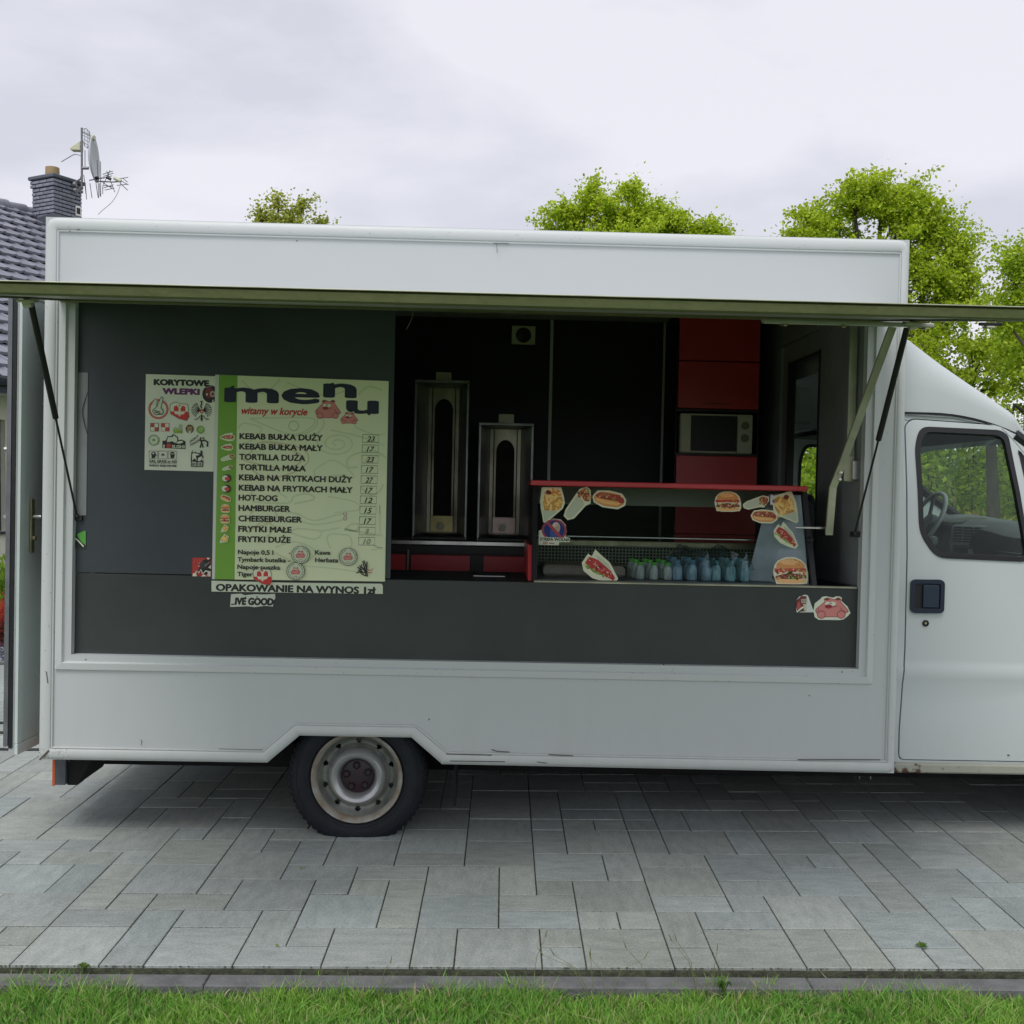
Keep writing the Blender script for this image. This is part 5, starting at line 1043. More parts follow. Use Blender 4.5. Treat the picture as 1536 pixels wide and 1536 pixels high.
L_ = Loc(p, 239, 609, 14); L_.poly(round_poly([(-.7, .5), (-.2, .1), (.1, -.6), (.3, -1.0), (.55, -.9), (.5, -.5), (.3, .2), (.6, .5), (.5, .95), (-.4, 1.0)], .15), INK); L_.poly(round_poly([(-.62, .52), (-.15, .15), (.15, -.55), (.32, -.9), (.47, -.85), (.42, -.5), (.22, .25), (.5, .52), (.42, .87), (-.35, .92)], .12), (.34, .38, .29)); L_.poly([(-.6, -.4), (-.3, -.75), (-.1, -.55), (-.2, .0), (-.4, .1)], (.34, .38, .29)); L_.line([(-.6, -.4), (-.3, -.75), (-.1, -.55), (-.2, .0)], .06, INK)
L_.line([(-.45, .5), (.2, .68)], .10, INK); L_.line([(-.4, .68), (.25, .85)], .10, INK)
polmap(Loc(p, 270.3, 617.3, 14, .02)); eagle(Loc(p, 303, 617.5, 15.5))
for u in (233.2, 249): 
    p.poly([(u - 6.2, 634.8), (u + 6.2, 635), (u + 6.1, 647.2), (u - 6.3, 647)], INK if u < 240 else REDP); p.poly([(u - 5.6, 635.4), (u + 5.4, 635.6), (u + 5.3, 646.6), (u - 5.7, 646.4)], (.38, .40, .32)); p.poly([(u - 5.6, 635.4), (u, 635.5), (u, 641), (u - 5.6, 641)], (.26, .035, .03)); p.poly([(u, 641), (u + 5.4, 641), (u + 5.3, 646.6), (u, 646.5)], (.26, .035, .03))
L_ = Loc(p, 267.5, 643, 7.5); L_.poly([(-1, .2), (-.5, -.4), (.0, .0), (.4, -.9), (.9, -.8), (.95, .9), (-.8, .9)], (.22, .27, .17)); L_.poly([(-.9, .4), (-.3, .1), (.3, .3), (.9, .5), (.9, .95), (-.8, .9)], (.14, .24, .03)); L_.blobs(14, lambda r: (r.uniform(-.7, .8), r.uniform(.2, .8)), (.08, .16), [(.08, .16, .02), (.28, .32, .05)])
L_ = Loc(p, 285.2, 643.5, 6.6); L_.ell(0, 0, .92, 1, (.05, .035, .02)); L_.ell(0, .1, .6, .7, (.22, .17, .09)); L_.line([(-.5, .1), (.5, .1)], .3, (.10, .11, .05)); L_.ell(0, .75, .25, .25, WHT); L_.line([(-.6, -.5), (.6, -.5)], .25, (.2, .10, .02))
p.ell(301.3, 644.6, 6, 6, (.11, .21, .035)); p.ring(301.3, 644.6, 3, 1.4, (.22, .33, .13)); p.ring(303, 643, 2.6, 1, (.22, .33, .13))
p.ell(232, 660.2, 8.1, 8.1, (.04, .09, .04), 0, 28); p.ell(232, 660.2, 7.1, 7.1, (.33, .38, .27), 0, 28); leaf5(Loc(p, 232, 660, 4.4), (.03, .07, .03)); p.ring(232, 660.2, 6.2, .5, (.06, .12, .06))
L_ = Loc(p, 261.4, 663.5, 17.5, .02); L_.poly([(-.95, -.1), (-.65, -.15), (-.55, -.5), (-.15, -.55), (-.2, -.62), (.0, -.7), (.35, -.45), (.4, -.2), (.7, -.25), (1, -.1), (1, .55), (-.95, .5)], INK); L_.poly([(-.58, .0), (-.5, -.42), (-.1, -.46), (.0, -.6), (.28, -.4), (.3, -.1), (.1, .05), (-.1, -.1), (-.3, -.05)], (.36, .40, .32)); L_.poly([(.15, .05), (.45, -.12), (.75, -.15), (.8, .0), (.5, .1)], (.36, .40, .32)); L_.ell(-.42, .3, .2, .22, (.26, .03, .03)); p.text('I', 246, 248, 671.4, 4.6, (.36, .4, .32), .03); p.text('SUSHI', 258.5, 277.5, 671.8, 4.6, (.36, .4, .32), .03)
L_ = Loc(p, 298.5, 663, 14); p.text("DON'T", 285.5, 298, 664.5, 3.6, INK, .03, 0, .75); p.text('TOUCH', 285.5, 300, 670, 3.6, INK, .03, 0, .62); L_.line([(.2, -.3), (.3, .1), (.15, .6)], .16, INK); L_.line([(.25, -.1), (.6, -.2), (.95, .0), (.9, .5)], .18, INK); L_.ell(.22, -.42, .1, .1, INK, 0, 8); L_.ell(.5, -.42, .1, .1, INK, 0, 8); L_.line([(.35, .1), (.45, .6)], .12, INK)
for k, u in enumerate((231.4, 245.4, 259.4)):
    p.line([(u - 6.3, 676.3), (u + 6.3, 676.5), (u + 6.2, 688), (u - 6.4, 687.8), (u - 6.3, 676.3)], .6, INK)
    if k == 1: leaf5(Loc(p, u, 682, 4.4), INK)
    else: p.poly([(u - 3.3, 680), (u - 1.4, 677.6), (u + 2, 677.8), (u + 2.8, 680), (u + 3.4, 683), (u + 1.8, 687), (u - 2.6, 687)], INK)
    if k == 0: p.line([(u + 3, 680), (u + 4.8, 684)], .7, INK); p.poly([(u - 1.4, 678.8), (u + 1, 678.9), (u + 1, 681), (u - 1.4, 680.9)], WHT)
    if k == 2: p.line([(u - 2.4, 680.6), (u + 2.6, 680.8)], .8, WHT)
p.text('GAS, GRASS or ASS', 225, 266, 693.4, 4.2, INK, .03); p.line([(225, 694.6), (266, 695.6)], .4, INK); p.text('NOBODY RIDES FOR FREE', 225, 265.6, 699.2, 2.9, INK, .035)
L_ = Loc(p, 296, 687.5, 13.2); L_.poly(round_poly([(-.65, -.7), (-.45, -1), (-.2, -.75), (.0, -.65), (.4, -.6), (.35, -.9), (.6, -.9), (.6, -.4), (.75, -.1), (.4, .1), (.72, .3), (.65, .98), (-.7, .95), (-.7, .0)], .08), INK); L_.poly([(-.55, -.55), (-.2, -.6), (.3, -.45), (.1, -.35), (-.15, -.35), (-.05, .25), (-.3, -.05), (-.55, .25)], WHT); L_.poly([(.1, -.05), (.5, -.25), (.6, -.1), (.35, .3), (.08, .28)], WHT); L_.ell(-.38, -.8, .13, .13, WHT); L_.poly([(-.6, .36), (-.08, .38), (-.1, .88), (-.6, .86)], (.28, .3, .24)); L_.poly([(.05, .4), (.6, .42), (.55, .88), (.04, .88)], (.28, .3, .24)); p.text('BUY', 288.8, 294, 698, 3.8, INK, .05); p.text('US', 298, 302.5, 698, 3.8, INK, .05)
p.build('poster_print', po, Matrix.Translation((0, -.0004, 0)))
o = box('paper_scrap', M_white, None, .605, .612, YM - .003, YM - .0005, 1.312, 1.318, 0, T_TRUCK); tag(o, 'tiny white scrap of tape stuck under the small poster', 'scrap')
# --- banner and stickers: each a thin printed body
def sticker(name, lab, cat, prn, outline, col=WHT, y=None, mw=None, group=None):
    o = prn.build(name, None, mw if mw is not None else on(y if y is not None else YM - .0008), (outline, col)); return tag(o, lab, cat, group)
p = Print(); p.text('OPAKOWANIE NA WYNOS 1zł', 322.4, 561.5, 884.8, 10.2, INK, .055)
sticker('banner', 'long pale strip reading OPAKOWANIE NA WYNOS under the menu board', 'banner', p, [(316.2, 870), (430, 873.2), (569.8, 875), (571.8, 878), (571.8, 890.4), (450, 888.5), (316.2, 886.3)], (.35, .38, .30), YM - .0035)
p = Print(); p.text('IVE GOOD', 350.5, 408.5, 905.6, 10.4, INK, .08, .06); p.line([(345, 906), (352, 905)], 1.8, INK)
for u, v in ((366.5, 895.2), (375.5, 896.5), (383.7, 894.5)): p.ell(u, v, 1.3, 1.2, INK, 0, 6)
sticker('sticker', 'torn white sticker reading LIVE GOOD below the long banner', 'sticker', p, [(345, 890.5), (360, 889.6), (365, 892), (380, 890.5), (395, 891), (410.5, 890), (411, 897), (408, 900), (407.5, 909), (395, 908), (380, 910), (370, 908.6), (343.5, 909.6)], (.33, .35, .30))
p = Print(); L_ = Loc(p, 301.6, 849.6, 14.6); L_.poly([(-.85, -.9), (.2, -.95), (.4, -.5), (.1, .2), (-.3, .5), (-.9, .6)], (.28, .03, .025)); L_.poly([(-.2, -.1), (.1, -.7), (.5, -.8), (.9, -.9), (.95, .6), (.4, .8), (-.1, .5), (-.4, .4)], INK); L_.ell(.15, -.2, .4, .35, (.03, .025, .03)); L_.line([(-.75, .85), (-.5, .35), (-.3, .6), (-.1, .25), (.1, .7), (.4, .4), (.8, .5)], .12, WHT); L_.poly([(-.95, .95), (-.9, .65), (-.6, .6), (-.5, .95)], WHT); L_.poly([(-.1, .98), (.2, .75), (.5, .95)], WHT); L_.poly([(.55, .95), (.6, .55), (.9, .4), (.9, .97)], (.34, .32, .30)); L_.poly([(.5, -.95), (.85, -.95), (.65, -.7)], WHT); L_.poly([(.65, .05), (.95, -.25), (.95, .2)], (.36, .30, .30)); L_.line([(.3, -.1), (.8, -.5)], .06, (.2, .2, .2)); L_.blobs(16, lambda r: (r.uniform(-.8, -.1), r.uniform(-.6, .6)), (.03, .09), [REDP, (.12, .01, .01), (.4, .3, .28)])
sticker('sticker', 'red and black square sticker left of the foot of the menu board', 'sticker', p, [(287.3, 835.4), (316.2, 836), (315.8, 864.2), (286.8, 863.4)], (.22, .02, .02))
p = Print(); polmap(Loc(p, 393, 863.5, 13.6)); s_ = [(-.95, -.7), (-.5, -.95), (-.2, -.92), (.0, -.8), (.8, -.75), (.95, -.2), (.9, .0), (1, .5), (.75, .95), (.3, .85), (-.1, .75), (-.5, .5), (-.9, .3), (-.95, .0), (-1, -.3)]; sticker('sticker', 'white and red country shaped eagle sticker overlapping menu and banner', 'sticker', p, [(393 + 14.6 * a, 863.5 + 14.6 * b) for a, b in s_], (.36, .38, .30), YM - .0150)
p = Print(); pig(Loc(p, 1250.2, 912.6, 26, .0, 1, .66)); sticker('sticker', 'pink sitting pig sticker at the right end of the lower dark panel', 'sticker', p, [(1224, 906), (1233, 899), (1235, 896.3), (1241, 895.2), (1252, 897.5), (1257, 895.2), (1262, 897), (1263, 901), (1274, 911), (1278.6, 921), (1275, 925), (1268, 930.5), (1262, 931.5), (1230, 931), (1224, 927), (1222, 917)], WHT)
p = Print(); L_ = Loc(p, 1207.6, 907.6, 13); L_.poly([(-.95, -.4), (-.3, -1.0), (.3, -.95), (.2, .8), (-.8, .9)], (.10, .02, .02)); L_.poly([(-.8, -.1), (-.5, -.4), (-.3, .7), (-.8, .6)], (.26, .05, .045)); L_.poly([(-.35, -.6), (.35, -.65), (.4, -.2), (-.3, -.15)], (.24, .23, .18)); L_.line([(-.2, -.5), (-.05, -.3)], .1, (.1, .03, .03)); L_.line([(.1, -.5), (.2, -.35)], .1, (.1, .08, .07)); L_.poly([(-.1, -.05), (.35, -.05), (.3, .75), (.0, .7)], (.32, .31, .24)); L_.line([(-.8, .9), (-.1, .3)], .2, WHT); L_.line([(-.7, .95), (-.1, .5)], .12, INK)
sticker('sticker', 'small dark red sticker with a cut white edge left of the pink pig', 'sticker', p, [(1196.4, 901), (1200, 896), (1209, 892.6), (1213.5, 894), (1223, 919.6), (1197, 919.6), (1196, 918)], (.36, .38, .36))
p = Print(); p.poly([(118, 800), (128.6, 795), (130.4, 796), (130, 818), (117, 812)], (.05, .20, .03)); p.poly([(112.5, 804), (117, 802), (124, 812), (130, 817), (129, 821), (112, 821)], INK); p.line([(114, 806), (119, 810), (127, 819)], 1.8, WHT)
sticker('sticker', 'small green and black sticker remnant beside the left jamb', 'sticker', p, [(112.5, 800), (130.6, 795), (130, 821.6), (112, 821.6)], (.02, .03, .03), .0325)

# stickers on the slanted glass of the display case
def GX(u, v): return Vector((3.1824e-3 * u - 1.4905e-4 * v - .2173, 7.0919e-5 * u - 3.3776e-3 * v + 2.92357))
GU = .00328; T_GL = T_TRUCK @ Matrix.Translation((0, .12 - .0009, .80)) @ Matrix.Rotation(-math.atan2(.2, .475), 4, 'X')
def gst(lab, fn, u, v, sc, rot=0., flip=1, sy=1., outl=None):
    p = Print(GX, GU); L_ = Loc(p, u, v, sc, rot, flip, sy); fn(L_); outl = outl or []
    sh = {burger: [(-.95, .0), (-.85, -.45), (-.6, -.78), (-.2, -.95), (.3, -.95), (.65, -.76), (.88, -.45), (.98, .08), (.97, .55), (.88, .82), (-.8, .82), (-.92, .25)], hotdog: [(-1, -.05), (-.75, -.42), (-.1, -.52), (.7, -.43), (1, -.1), (.98, .25), (.6, .52), (-.3, .52), (-.85, .3)],
          wrap: [(-1.02, .28), (-.95, .62), (-.6, .74), (.3, .44), (.6, .47), (.98, -.2), (.93, -.54), (.5, -.64), (.25, -.52), (-.75, .0)], fries: [(-.62, -1.02), (.47, -1.02), (.64, -.5), (.72, -.1), (.62, .2), (-.3, 1.02), (-.44, .97), (-.68, -.2)],
          pita: [(-.97, -.25), (-.65, -.78), (-.45, -.62), (-.28, -1.02), (.12, -.62), (.52, -.25), (.97, .65), (.8, .92), (.3, .84), (-.4, .62), (-.87, .2)]}[fn]
    o = p.build('sticker', None, T_GL, ([L_.t(*q) for q in sh], CRM)); tag(o, lab, 'sticker', 'food stickers on the display case glass')
gst('cone of french fries sticker at the top left corner of the glass', fries, 826, 758, 27, 0, 1, 1)
gst('upright tortilla wrap sticker at the left, between fries and hot dog', wrap, 864, 754, 27, -.55, 1, .95)
gst('large hot dog sticker at the upper left of the glass', hotdog, 912, 749, 26, .14)
gst('smaller burger sticker at the top, right of centre', burger, 1092, 753, 21, .0, 1, .82)
gst('lying tortilla wrap sticker at the upper right of the glass', wrap, 1136, 753, 20, .06, 1, .85)
gst('small hot dog sticker below the lying tortilla wrap', hotdog, 1147, 775, 20.5, .02)
gst('cone of french fries sticker at the top right corner of the glass', fries, 1181, 764, 27, -.28, -1, .9)
gst('pita sticker over the pale angled board, above the big burger', pita, 1179, 804, 20, .12)
gst('big burger sticker at the lower right corner of the glass', burger, 1183, 857.5, 27, .0, 1, .82)
gst('pita sticker standing alone on the lower left of the glass', pita, 901, 851, 28, .0, 1, .92)
p = Print(GX, GU); p.ell(831, 796, 18.2, 17, (.20, .04, .06), 0, 36); p.ell(831, 796, 15, 14, (.012, .025, .12), 0, 36); L_ = Loc(p, 833, 795, 12); L_.poly([(-.7, .0), (-.6, .9), (.0, .95), (.7, 1.0), (.5, .3)], (.03, .06, .2)); L_.ell(.05, -.25, .5, .68, (.40, .34, .27)); L_.ell(.25, -.15, .28, .55, (.30, .24, .18)); L_.line([(-.15, -.2), (.05, -.22)], .06, (.1, .06, .04)); L_.line([(.2, -.22), (.38, -.2)], .06, (.1, .06, .04)); L_.line([(.15, -.15), (.2, .1), (.1, .12)], .05, (.22, .14, .1)); L_.line([(.0, .27), (.26, .27)], .05, (.22, .08, .06)); p.line([(820, 784), (842, 808)], 4.6, (.24, .04, .055))
p.poly([(809, 806), (855, 808), (855, 813), (812, 814)], WHT); p.text('STREFA WOLNA', 810.5, 853.5, 811.6, 4.6, INK, .05); p.text('OD', 815, 822, 817, 4.2, (.16, .03, .03), .04); p.line([(824, 815.6), (832, 816.2)], 1.4, (.2, .08, .05))
sticker('sticker', 'round no entry style sticker with a face, reading STREFA WOLNA', 'sticker', p, [(808, 797), (813, 795), (814, 788), (820, 781), (829, 778.6), (840, 780), (848, 788), (850, 798), (848, 806), (855, 808), (855, 814), (839, 814), (839, 818.6), (809, 818)], (.38, .39, .32), mw=T_GL)
p = Print(GX, GU); p.ell(1163.5, 752, 2.6, 2.4, (.18, .06, .06)); p.ring(1163.5, 752, 3.2, .7, (.12, .1, .1)); sticker('sticker', 'tiny white tag between wrap and fries on the glass', 'sticker', p, [(1158, 742), (1160, 741), (1169, 750), (1166, 757.5), (1157, 757)], (.42, .42, .46), mw=T_GL)

# scratches and grime strokes on the paintwork
def scratch(lab, pts, wd, col=(.05, .05, .04)):
    p = Print(); p.line(pts, wd, col); return p
sc = Print()
for pts, wd in (([(739, 369), (742, 371), (742.6, 384)], .8), ([(737, 369.4), (760, 370.2)], 1.), ([(667, 1128.5), (735, 1130.5)], 1.2), ([(820, 1130), (857, 1132)], 1.4), ([(735, 1122), (744, 1125), (762, 1126)], 1.6), ([(673, 1139), (755, 1140.5)], 1.3), ([(803, 1141), (818, 1143)], 1.2), ([(1195, 1139.6), (1320, 1140.5)], 1.6), ([(215, 1105), (217, 1107), (215.5, 1113)], 1.2), ([(59, 1009), (63, 1009.5)], 1.4), ([(77, 1003), (79, 1020)], 1.2), ([(66, 1134), (74, 1126), (80, 1120)], 2.6), ([(73, 1130), (79, 1122)], 1.6), ([(126, 353), (131, 352.5)], 1.3), ([(115, 354.5), (118, 356)], 1.), ([(330, 1119), (395, 1121)], .8)):
    sc.line(pts, wd, (.045, .042, .035))
sc.ell(992, 995.5, 1.2, 1.1, INK, 0, 8); sc.ell(1261, 1007.6, 1.2, 1.1, INK, 0, 8); sc.ell(135, 985.5, 1.2, 1.1, INK, 0, 8)
rg = random.Random(5)
for _ in range(46): u, v = rg.uniform(62, 110), rg.uniform(1118, 1137); sc.ell(u, v, rg.uniform(.3, .9), rg.uniform(.3, .7), (.06, .055, .04), rg.uniform(0, 3), 6)
for _ in range(150):
    k = rg.randrange(5)
    u, v = ((rg.uniform(90, 1300), 0), (rg.uniform(90, 1300), 0), (rg.uniform(70, 84), rg.uniform(360, 1110)), (rg.uniform(1305, 1350), rg.uniform(380, 1140)), (rg.uniform(85, 1340), 0))[k]
    if k in (0, 1, 4): v = {0: 985, 1: 1001, 4: 346}[k] + (u - 90) * .0195 + rg.uniform(-5, 7)
    sc.ell(u, v, rg.uniform(.3, 1.3), rg.uniform(.2, .5), (.12, .115, .09), rg.uniform(-.2, .2), 6)
sm = sc.build('paint_scratches', truck, Matrix.Translation((0, -.0146, 0))); sm['kind'] = 'stuff'
# leaf litter on the truck roof edge
for u, x in ((0, .40), (1, .44)): pass
tw = MB().tube([(.36, .7, 2.43), (.41, .7, 2.46), (.45, .7, 2.43)], [.004, .010, .003], 6).tube([(.41, .7, 2.455), (.40, .7, 2.475)], [.004, .001], 5).build('twig', M_black, None, T_TRUCK); tag(tw, 'small dark twig lying on the left of the truck roof', 'twig')

# ================================================================== LEFT BACKGROUND: cables, planting, house
for i, (a, b, c_) in enumerate((((-3.9, 6.95), (-3.35, 6.75), (-2.9, 6.75)), ((-3.9, 6.55), (-3.3, 6.5), (-2.9, 6.52)), ((-3.9, 6.1), (-3.2, 6.12), (-2.9, 6.1)))):
    o = wire('power_cable', [(-4.6, a[1] + .1, .008), (a[0], a[1], .008), (b[0], b[1], .008), (c_[0], c_[1], .008), (-1.9, c_[1] + .05, .008)], .008, M_black, None)
    tag(o, ('farthest', 'middle', 'nearest')[i] + ' of three black cables on the pavers behind the rear door', 'cable', 'cables behind the truck')
ground_sheet('gravel_bed', -12, -2.2, 8.98, 15, -.03, mat('gravel_base', (.07, .075, .09), .95, 0, .3, 20, .5, 80))
box('gravel_edging', M_kerb, None, -6.5, -2.0, 8.90, 8.96, -.1, .01, .004); tag(bpy.context.scene.objects['gravel_edging'], kind='structure')
scatter_mesh(9000, lambda r, n: np.stack([r.uniform(-7.2, -3.6, n), 9.0 + 2.6 * r.random(n) ** 1.1, np.full(n, -.02)], 1), (.012, .032), lambda r, n: (r.uniform(.06, .34, n))[:, None] * np.array([[.9, .95, 1.15]]), 'slate_gravel', 5, .5)
scatter_mesh(6000, lambda r, n: np.stack([r.uniform(-8.2, -4.6, n), 10.6 + 3.4 * r.random(n), np.full(n, -.02)], 1), (.015, .035), lambda r, n: (r.uniform(.10, .42, n))[:, None] * np.array([[1.02, 1., .95]]), 'pale_gravel', 6, .5)

def leaves(P, size, cols, seed, D=None, asp=.5, droop=.0):
    """one bent leaf (2 triangles) at every point of P"""
    r = np.random.default_rng(seed); n = len(P); d = r.normal(size=(n, 3)); d[:, 2] = d[:, 2] * .7 - droop
    if D is not None: d = d * .6 + D
    d /= np.linalg.norm(d, axis=1)[:, None] + 1e-9; q = r.normal(size=(n, 3)); e = np.cross(d, q); e /= np.linalg.norm(e, axis=1)[:, None] + 1e-9
    s_ = (size[0] + (size[1] - size[0]) * r.random(n))[:, None]; nn = np.cross(d, e)
    V = np.stack([P, P + d * s_ * .5 + e * s_ * asp * .5 + nn * s_ * .08, P + d * s_, P + d * s_ * .5 - e * s_ * asp * .5 + nn * s_ * .08], 1).reshape(-1, 3)
    F = (np.arange(n)[:, None] * 4)[:, :, None] + np.array([[[0, 1, 2], [0, 2, 3]]]); F = F.reshape(-1, 3)
    t = r.random(n)[:, None]; k = r.uniform(.6, 1.3, (n, 1)); C = (np.array(cols[0]) * (1 - t) + np.array(cols[1]) * t) * k
    return V, F, np.repeat(C, 2, 0)
def leaf_obj(name, parts, parent):
    V, F, C = [], [], []; o = 0
    for v, f_, c_ in parts: V.append(v); F.append(f_ + o); C.append(c_); o += len(v)
    return np_mesh(name, np.concatenate(V), np.concatenate(F), np.concatenate(C), M_leaf, parent)
M_bark = mat('bark', (.075, .062, .05), .9, 0, .35, 14, .8, 40, (1, 1, .3)); M_twig = mat('shrub_stem', (.06, .04, .03), .9)
def shrub(c, rx, rz, n, size, cols, lab, cat, seed, name='shrub', up=.6, asp=.45):
    g = empty(name, Matrix.Translation(c), lab, cat); r = np.random.default_rng(seed); st = MB(); P = []; D = []
    ns = 46; per = n // ns
    for k in range(ns):
        a = r.uniform(0, 6.28); e = r.uniform(.1, 1); tip = Vector((rx * math.cos(a) * math.sqrt(1 - e * e * .85) * r.uniform(.6, 1), rx * math.sin(a) * math.sqrt(1 - e * e * .85) * r.uniform(.6, 1), rz * e * r.uniform(.75, 1.08)))
        mid = tip * .5 + Vector((0, 0, rz * .12)); st.tube([(tip.x * .05, tip.y * .05, 0), mid, tip], [.008, .005, .002], 4, cap=False); t = .25 + .75 * r.random(per) ** .7; B = np.outer(1 - t, tuple(mid)) * .6 + np.outer(t, tuple(tip)); B += r.normal(0, rx * .10, (per, 3)); B[:, 2] = np.maximum(B[:, 2], .02); P.append(B); D.append(np.tile(tuple(tip.normalized() + Vector((0, 0, up))), (per, 1)))
    st.build('stems', M_twig, g, recalc=False); v = leaves(np.concatenate(P), size, cols, seed, np.concatenate(D), asp); leaf_obj('leaves', [v], g)
shrub((-5.05, 10.0, -.02), .50, .44, 9000, (.018, .034), ((.42, .045, .03), (.62, .11, .06)), 'rounded red leaved barberry bush on the gravel bed', 'bush', 31)
shrub((-5.15, 11.0, -.02), .48, .90, 1400, (.07, .12), ((.20, .38, .03), (.38, .54, .08)), 'bright green laurel bush in front of the house wall', 'bush', 32, asp=.42)
shrub((-5.75, 11.3, -.02), .40, .74, 1000, (.07, .12), ((.18, .34, .03), (.34, .48, .08)), 'second green laurel bush farther left along the wall', 'bush', 33, asp=.42)
shrub((-6.4, 10.3, -.02), .45, .35, 4000, (.018, .034), ((.40, .04, .03), (.58, .10, .05)), 'red barberry bush at the far left of the gravel', 'bush', 34)

# ---- house
HA = math.atan2(.89, .45)      # the front runs away from us; local x along the front, local y towards the ridge
H = Matrix.Translation((-6.95, 13.75, 0)) @ Matrix.Rotation(HA, 4, 'Z')
house = empty('house', H, 'cream walled house with a dark tiled roof behind the truck on the left', 'house')
M_wall = mat('cream_render', (.66, .67, .54), .85, 0, .05, 1.5, .15, 120); M_tile = mat('roof_tile', (.20, .205, .25), .36, 0, 0, 5, .1, 60, col2=(.25, .255, .305), rnd=.10, coord='Object'); M_gut = mat('gutter_steel', (.045, .06, .085), .4, .3)
EZ = 3.08; PT = .655; PITCH = math.atan(PT); RB = 5.45; EV = .55
WX0, WX1 = -9., 5.6
MB().slab([[(WX0, -.1), (WX1, -.1), (WX1, EZ), (WX0, EZ)], [(-.93, .85), (.24, .85), (.24, 2.35), (-.93, 2.35)]], .0, .30).build('front_wall', M_wall, house)
for x in (WX0, WX1 - .3): MB().add([(x, .301, -.1), (x, 10.9, -.1), (x, 10.9, EZ - .02), (x, RB, EZ + RB * PT - .25), (x, .301, EZ - .02), (x + .3, .301, -.1), (x + .3, 10.9, -.1), (x + .3, 10.9, EZ - .02), (x + .3, RB, EZ + RB * PT - .25), (x + .3, .301, EZ - .02)], [(0, 1, 2, 3, 4), (9, 8, 7, 6, 5), (0, 5, 6, 1), (1, 6, 7, 2), (2, 7, 8, 3), (3, 8, 9, 4), (4, 9, 5, 0)]).build('gable_wall', M_wall, house)
box('back_wall', M_wall, house, WX0 + .301, WX1 - .301, 10.6, 10.9, -.1, EZ - .02, 0)
wn = bpy.data.objects.new('window', None); COL.objects.link(wn); wn.parent = house; wn.location = (-.18, 0, 0)
MB().slab([[(-.749, .851), (.419, .851), (.419, 2.349), (-.749, 2.349)], [(-.68, .92), (-.20, .92), (-.20, 2.28), (-.68, 2.28)], [(-.13, .92), (.35, .92), (.35, 2.28), (-.13, 2.28)]], .10, .16).build('window_frame', mat('window_frame_grey', (.05, .055, .065), .4), wn)
for x0, x1 in ((-.68, -.20), (-.13, .35)): box('pane', M_glass, wn, x0, x1, .125, .131, .92, 2.28, 0)
box('window_sill', M_gut, wn, -.82, .50, -.06, .10, .815, .849, .004)
MB().lathe([(.05, 0), (.05, .10), (.03, .11), (0, .11)], (.72, -.112, 1.72), 'y', 14).box(.69, .75, -.01, 0, 1.64, 1.78).build('wall_lamp', M_steel, house)
# sloping roof: each tile in the strip the photograph shows is its own piece
TR_ = Matrix.Translation((0, -EV, EZ - EV * PT + .12)) @ Matrix.Rotation(PITCH, 4, 'X')
TL = math.hypot(RB + EV, (RB + EV) * PT); TWD, THT = .30, .345; NR = int(TL / THT)
box('roof_deck', M_gut, house, WX0 - .3, WX1 + .3, .02, TL, -.10, -.012, 0, TR_)
MB().box(WX0 - .3, WX1 + .3, -TL - .0, -.02, -.10, -.012).build('roof_deck', M_gut, house, Matrix.Translation((0, 2 * RB + EV, EZ - EV * PT + .12)) @ Matrix.Rotation(-PITCH, 4, 'X'))
def tile_shape(mb=None, ox=0, oy=0, oz=0, jz=0):
    mb = mb or MB(); w_, l = TWD - .004, THT + .05; V = []; z = .0; prof = [(0, .030), (.03, .040), (.055, .028), (.07, .020), (w_ - .02, .020), (w_, .026)]
    for y, h in ((0, .030), (l, -.034)):
        for x, zz in prof: V.append((ox + x, oy + y, oz + zz + h + jz))
    for y, h in ((0, .030), (l, -.034)):
        for x, zz in prof: V.append((ox + x, oy + y, oz + zz + h - .045 + jz))
    n = len(prof); F = [(k, k + 1, n + k + 1, n + k) for k in range(n - 1)] + [(k + 1, k, 2 * n + k, 2 * n + k + 1) for k in range(n - 1)] + [(0, n, 3 * n, 2 * n)] + [(2 * n - 1, n - 1, 3 * n - 1, 4 * n - 1)]
    return mb.add(V, F)
tm = tile_shape(); TM = mesh(tm.v, tm.f, 'roof_tile'); TM.materials.append(M_tile); far = MB()
for r_ in range(NR + 1):
    bb = r_ * THT * math.cos(PITCH) - EV; t0 = -.2 + .749 * (bb + .3)
    for k in range(int((WX1 - WX0 + .6) / TWD)):
        x = WX0 - .3 + k * TWD + (TWD / 2 if r_ % 2 else 0)
        if t0 - .9 < x < t0 + 2.9:
            o = bpy.data.objects.new('roof_tile', TM); COL.objects.link(o); o.parent = house; o.matrix_basis = TR_ @ Matrix.Translation((x, r_ * THT, random.uniform(0, .004))) @ Matrix.Rotation(random.uniform(-.006, .006), 4, 'Z')
        else: tile_shape(far, x, r_ * THT, 0, 0)
tag(far.build('far_roof_tiles', M_tile, house, TR_, recalc=False), kind='stuff')
rg_ = MB()
for k in range(int((WX1 - WX0) / .4) + 1): x = WX0 - .2 + k * .4; MB().tube([(x, RB, EZ + RB * PT + .10), (x + .43, RB, EZ + RB * PT + .125)], [.115, .125], 14).build('ridge_tile', M_tile, house, smooth=True)
